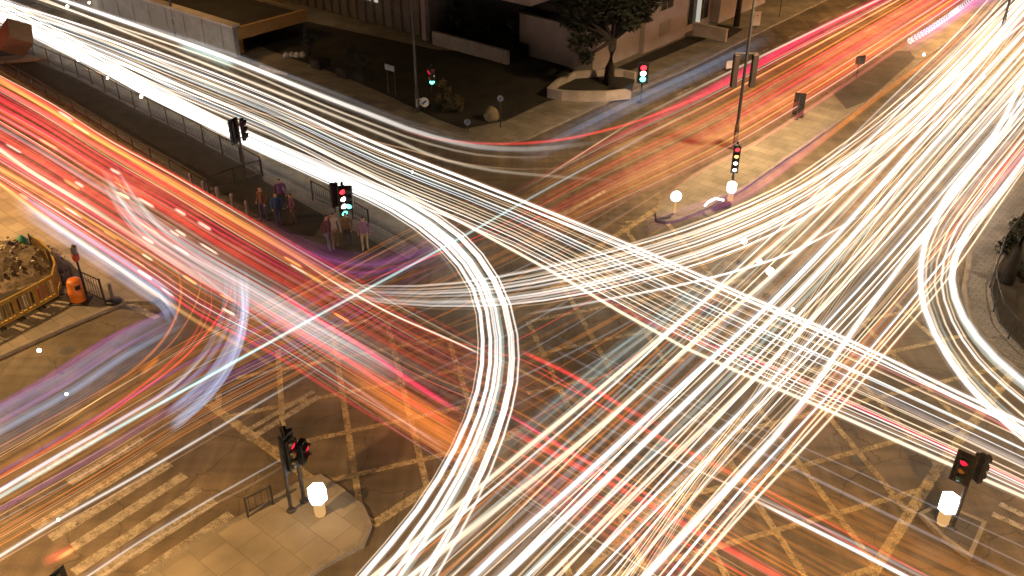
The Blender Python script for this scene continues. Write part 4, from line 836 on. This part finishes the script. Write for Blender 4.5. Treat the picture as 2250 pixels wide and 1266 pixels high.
# lower left road
for pts, c, wq, lab, f in (
        ([(0, 1078), (130, 1000), (260, 925), (380, 850), (450, 780), (490, 730)], 'W', 11, 'thick white trail fading as it curves off the bottom left', (0, .5)),
        ([(0, 1048), (150, 960), (280, 872), (380, 790), (430, 730), (450, 670), (448, 610)], 'R', 8, 'red trail turning out of the lower left road', (0, .3)),
        ([(150, 975), (260, 895), (400, 790), (470, 712), (505, 650), (512, 600)], 'R', 6, 'red trail with the tightest turn left of the bend', (.2, .3)),
        ([(180, 890), (290, 815), (360, 745), (392, 680), (396, 620), (370, 560)], 'O', 7, 'orange trail curling up from the lower left lane', (.3, .4)),
        ([(260, 850), (380, 750), (420, 690), (440, 630), (436, 580)], 'O', 4, 'thin orange thread curling beside the red turn', (.3, .3)),
        ([(330, 840), (430, 745), (460, 690), (462, 610)], 'R', 4, 'thin red thread curling beside the orange turn', (.3, .3)),
        ([(0, 1222), (130, 1142), (300, 1046), (450, 958), (600, 868), (720, 800)], 'W', 8, 'white trail with a bright knot at the bottom left', (0, .5)),
        ([(0, 1232), (140, 1150), (310, 1054), (460, 966), (640, 862)], 'P', 4, 'peach thread just below the knotted white trail', (0, .5)),
        ([(180, 1275), (300, 1195), (420, 1122), (560, 1042), (700, 965)], 'W', 6, 'white trail beside the near island', (0, .6)),
        ([(200, 1282), (320, 1200), (450, 1120), (580, 1050), (720, 960)], 'P', 7, 'peach trail beside the near island', (0, .6)),
        ([(160, 1280), (290, 1192), (410, 1122), (520, 1062)], 'G', 9, 'grey trail beside the near island', (0, .6)),
        ([(60, 980), (160, 915), (240, 862), (320, 815)], 'A', 4, 'thin amber squiggle in the lower left lane', (.3, .4)),
        ([(1120, 985), (1260, 1060), (1420, 1148), (1600, 1245), (1680, 1290)], 'R', 7, 'narrow red trail running from the bend to the bottom edge', (.1, 0)),
        ([(1150, 800), (1300, 880), (1480, 975), (1660, 1065), (1840, 1160), (2040, 1268)], 'R', 6, 'long narrow red trail from the bend to the bottom right', (.1, 0)),
        ([(1130, 930), (1260, 1000), (1420, 1085), (1580, 1170), (1760, 1270)], 'O', 8, 'orange trail from the bend to the bottom right', (.1, 0)),
        ([(90, 1240), (120, 1225), (150, 1210), (170, 1196)], 'R', 26, 'short red glow low at the bottom left corner', (.4, .4)),
        ([(120, 1232), (150, 1214), (176, 1198)], 'A', 12, 'short amber glow beside the red one at the bottom left corner', (.4, .4)),
        ([(310, 822), (335, 800), (350, 786)], 'O', 14, 'short orange dash near the curling trails', (.2, .2))):
    one(TT if c in 'ROA' else HT, lab, pts, .75, wq, c, (15 if pts[0][0] == 0 or pts[0][1] > 1266 else 0, 0), f)
stream(TT, 'faint tail trail crossing the lower left road', 'faint trails on the lower left road', [(0, 980), (200, 868), (420, 740), (650, 630), (900, 500), (1100, 400)], [(0, 1200), (200, 1085), (420, 950), (650, 830), (900, 690), (1120, 560)], 34, [('D', 5, (6, 14)), ('V', 1.5, (8, 14)), ('P', 2.5, (2.5, 4)), ('O', 1, (3, 5)), ('G', 1, (3, 8)), ('R', .6, (3, 6))], .85, 61, (12, 0), (0, .35), jit=.05)
stream(TT, 'dim streak lying across the middle of the junction', 'dim streaks across the junction', [(620, 640), (900, 560), (1150, 460), (1400, 330)], [(900, 1040), (1200, 900), (1480, 740), (1760, 560)], 22, [('D', 6, (8, 18)), ('O', 1, (3, 6)), ('G', 2, (5, 12)), ('P', 1, (2, 3)), ('R', .7, (3, 6))], .8, 62, (0, 0), (.35, .35), jit=.06)
stream(TT, 'dim streak crossing under the white lines at lower right', 'dim streaks under the lower right lines', [(1180, 700), (1500, 850), (1800, 990), (2250, 1200)], [(1000, 980), (1250, 1130), (1500, 1260), (1700, 1370)], 15, [('D', 6, (8, 22)), ('P', .6, (2, 3)), ('G', 3, (6, 16))], .8, 63, (0, 6), (.3, .3), jit=.06)
# blurred bus and car bodies, reflections and thrown light, all as glowing strands
band('broad orange smear of a passing vehicle left of the bend', [(735, 800), (830, 858), (920, 915), (1000, 965), (1075, 1010)], 62, 'O', 30, .5, 1.6, 71, fade=(.5, .2), br=.5, strand=(6, 22))
band('silver grey smear swerving through the red flow', [(245, 380), (290, 455), (340, 510), (420, 565), (540, 634), (680, 716), (850, 812), (900, 840)], 46, 'T', 26, .6, 1.7, 72, fade=(.2, .2), br=.7, strand=(3, 10))
band('blue grey smear of a bus along the left kerb', [(40, 435), (200, 540), (310, 612), (370, 655), (385, 690)], 34, 'B', 22, .6, 2.0, 73, fade=(.2, .12), br=1.0, strand=(4, 12))
band('pale blue smear bending down the lower left road', [(522, 600), (524, 680), (500, 765), (440, 850), (360, 920)], 36, 'B', 22, .6, 1.8, 74, fade=(.25, .08), br=1.1, strand=(4, 12))
band('dark blue smear of a bus in the lower left lane', [(-40, 955), (60, 900), (150, 850), (280, 765), (420, 690)], 46, 'B', 20, .5, 1.8, 75, fade=(0, .3), br=.35, strand=(6, 16))
band('violet smear edging the blue bus in the lower left lane', [(-40, 930), (100, 850), (250, 755), (400, 685)], 20, 'V', 12, .5, 1.2, 76, fade=(0, .3), br=.8, strand=(4, 10))
band('violet reflection across the tip of the median, imitated by glowing strands', [(560, 500), (680, 560), (800, 585), (920, 560), (1000, 520)], 46, 'V', 22, .3, 1.0, 77, fade=(.3, .3), br=.3, strand=(5, 14))  # purple reflection on the paving, put in as an emitting band
band('magenta rim of the reflection along the median tip, imitated by glowing strands', [(520, 470), (620, 530), (720, 575), (800, 590)], 24, 'K', 14, .4, .9, 78, fade=(.3, .3), br=.13, strand=(4, 9))  # pinker rim of that reflected light, also painted with emission
band('amber smear of a vehicle along the upper edge of the red flow', [(60, 215), (250, 330), (400, 420), (520, 490), (660, 572), (800, 655), (900, 700)], 30, 'A', 22, .6, 1.5, 79, ext=(15, 0), fade=(0, .3), br=.17, strand=(4, 10))
band('dark blue smear of a bus along the avenue pavement', [(1130, 350), (1260, 285), (1400, 215), (1560, 140), (1700, 72)], 26, 'B', 16, .6, 1.8, 80, fade=(.3, .3), br=.3, strand=(5, 12))
band('dim orange haze of tail lamps on the avenue by the island', [(1180, 520), (1300, 440), (1480, 350), (1700, 235), (1950, 85)], 60, 'D', 26, .5, 1.6, 81, fade=(.4, 0), br=.5, strand=(6, 18))
band('violet smear along the avenue island near side', [(1400, 500), (1500, 470), (1620, 430), (1740, 350), (1850, 265)], 26, 'V', 16, .4, 1.2, 82, fade=(.3, .3), br=.4, strand=(4, 12))
band('orange smear of a taxi below the white trails at right', [(2000, 690), (1900, 800), (1800, 920), (1740, 975)], 44, 'O', 16, .5, 1.5, 83, fade=(.3, .2), br=.25, strand=(6, 16))
band('salmon smear of a vehicle entering the right corner', [(2230, 370), (2150, 455), (2090, 525), (2055, 575)], 40, 'S', 16, .5, 1.8, 84, fade=(.2, .4), br=.5, strand=(5, 12))
band('crimson smear of a vehicle at the upper right edge', [(2270, 310), (2200, 365), (2150, 420)], 40, 'K', 14, .6, 2.0, 85, fade=(.1, .4), br=.3, strand=(5, 12))
band('violet blue smear of a lit vehicle at the top right', [(2000, 92), (2060, 60), (2130, 15), (2220, -30)], 26, 'V', 14, .8, 2.4, 86, fade=(.1, .1), br=1.2, strand=(4, 9))
band('red smear across the bottom centre under the white lines', [(1100, 1010), (1250, 1100), (1400, 1190), (1560, 1290)], 60, 'K', 16, .4, 1.2, 87, fade=(.2, .1), br=.2, strand=(5, 12))
band('dim amber wash through the lower right hatching', [(1400, 920), (1600, 1010), (1800, 1105), (2100, 1255)], 60, 'D', 20, .4, 1.4, 88, ext=(0, 8), fade=(.3, .1), br=.4, strand=(5, 16))
band('pale teal smear along the white lines right of the bend', [(1620, 560), (1480, 690), (1340, 800), (1200, 920), (1060, 1030)], 34, 'T', 18, .6, 1.5, 89, fade=(.25, .3), br=.4, strand=(3, 9))
band('pale teal glowing strands imitating light along the foot of the grey wall', [(390, 95), (450, 115), (512, 140)], 22, 'T', 10, .3, .9, 90, fade=(.2, .1), br=.6, strand=(4, 9))  # light falling at the wall foot, painted as emitting strands
one(HT, 'string of small white lamps at the top right of the island', [(1996, 92), (2040, 66), (2084, 36), (2130, 2)], 1.2, 14, 'C', (0, 3), n=60, dash=(.55, .38), halo=False)
def dash_set():
    r = random.Random(91)
    for k in range(34):
        t = r.random(); s = r.uniform(.05, .62); i = s * (len(Ra) - 1); j = int(i); f = i - j
        a = Vector(Ra[j]).lerp(Vector(Ra[j + 1]), f); b = Vector(Rb[j]).lerp(Vector(Rb[j + 1]), f); p = a.lerp(b, t)
        d = (Vector(Ra[j + 1]).lerp(Vector(Rb[j + 1]), t) - Vector(Ra[j]).lerp(Vector(Rb[j]), t)).normalized(); L = r.uniform(18, 60)
        one('blinker_dash', 'short ivory blinker dash within the red flow at left', [tuple(p), tuple(p + d * L * .5), tuple(p + d * L)], 1.0, r.uniform(3.5, 8), r.choice('IIA'), n=6, halo=False, fade=(.2, .2), br=1.1, group='short blinker dashes in the red flow')
dash_set()
# lamps of vehicles that stood still for a while
for (x, y), rr_, lab in (((1692, 596), .2, 'largest white headlamp glow among the avenue trails'), ((1668, 574), .14, 'smaller headlamp glow touching the largest one'), ((1635, 530), .15, 'round headlamp glow at the top of the group on the avenue'), ((1742, 680), .12, 'headlamp glow where the white trails cross'), ((2030, 120), .17, 'headlamp glow at the end of the dark island paving'),
        ((86, 770), .14, 'warm headlamp glow on the lower left lane'), ((146, 866), .1, 'warm headlamp glow on the edge of the blue bus smear'), ((128, 1142), .08, 'small headlamp glow on the white trail at bottom left'), ((906, 378), .1, 'small warm glow on the upper white trails'), ((310, 212), .22, 'glaring headlamp where the white sheet meets the median railing'), ((172, 132), .16, 'glaring headlamp at the start of the white strip'), ((236, 172), .16, 'glaring headlamp midway along the median railing'), ((148, 14), .2, 'glaring headlamp near the top left corner'), ((196, 6), .18, 'glaring headlamp right of another near the top left corner'), ((2160, 170), .2, 'headlamp glow in the blaze at the upper right')):
    SZ = .8 if 1600 < x < 1700 else .5
    b = MB(); pr = [(rr_ * math.sin(math.pi * k / 8) + .002, -rr_ * math.cos(math.pi * k / 8)) for k in range(9)]; b.lathe((0, 0, 0), [(a_ * SZ, c_ * SZ) for a_, c_ in pr], 14); o = b.build('glowing_headlamp', M['star'], None, True); o.location = G(x, y, .7); tag(o, lab, 'headlamp')
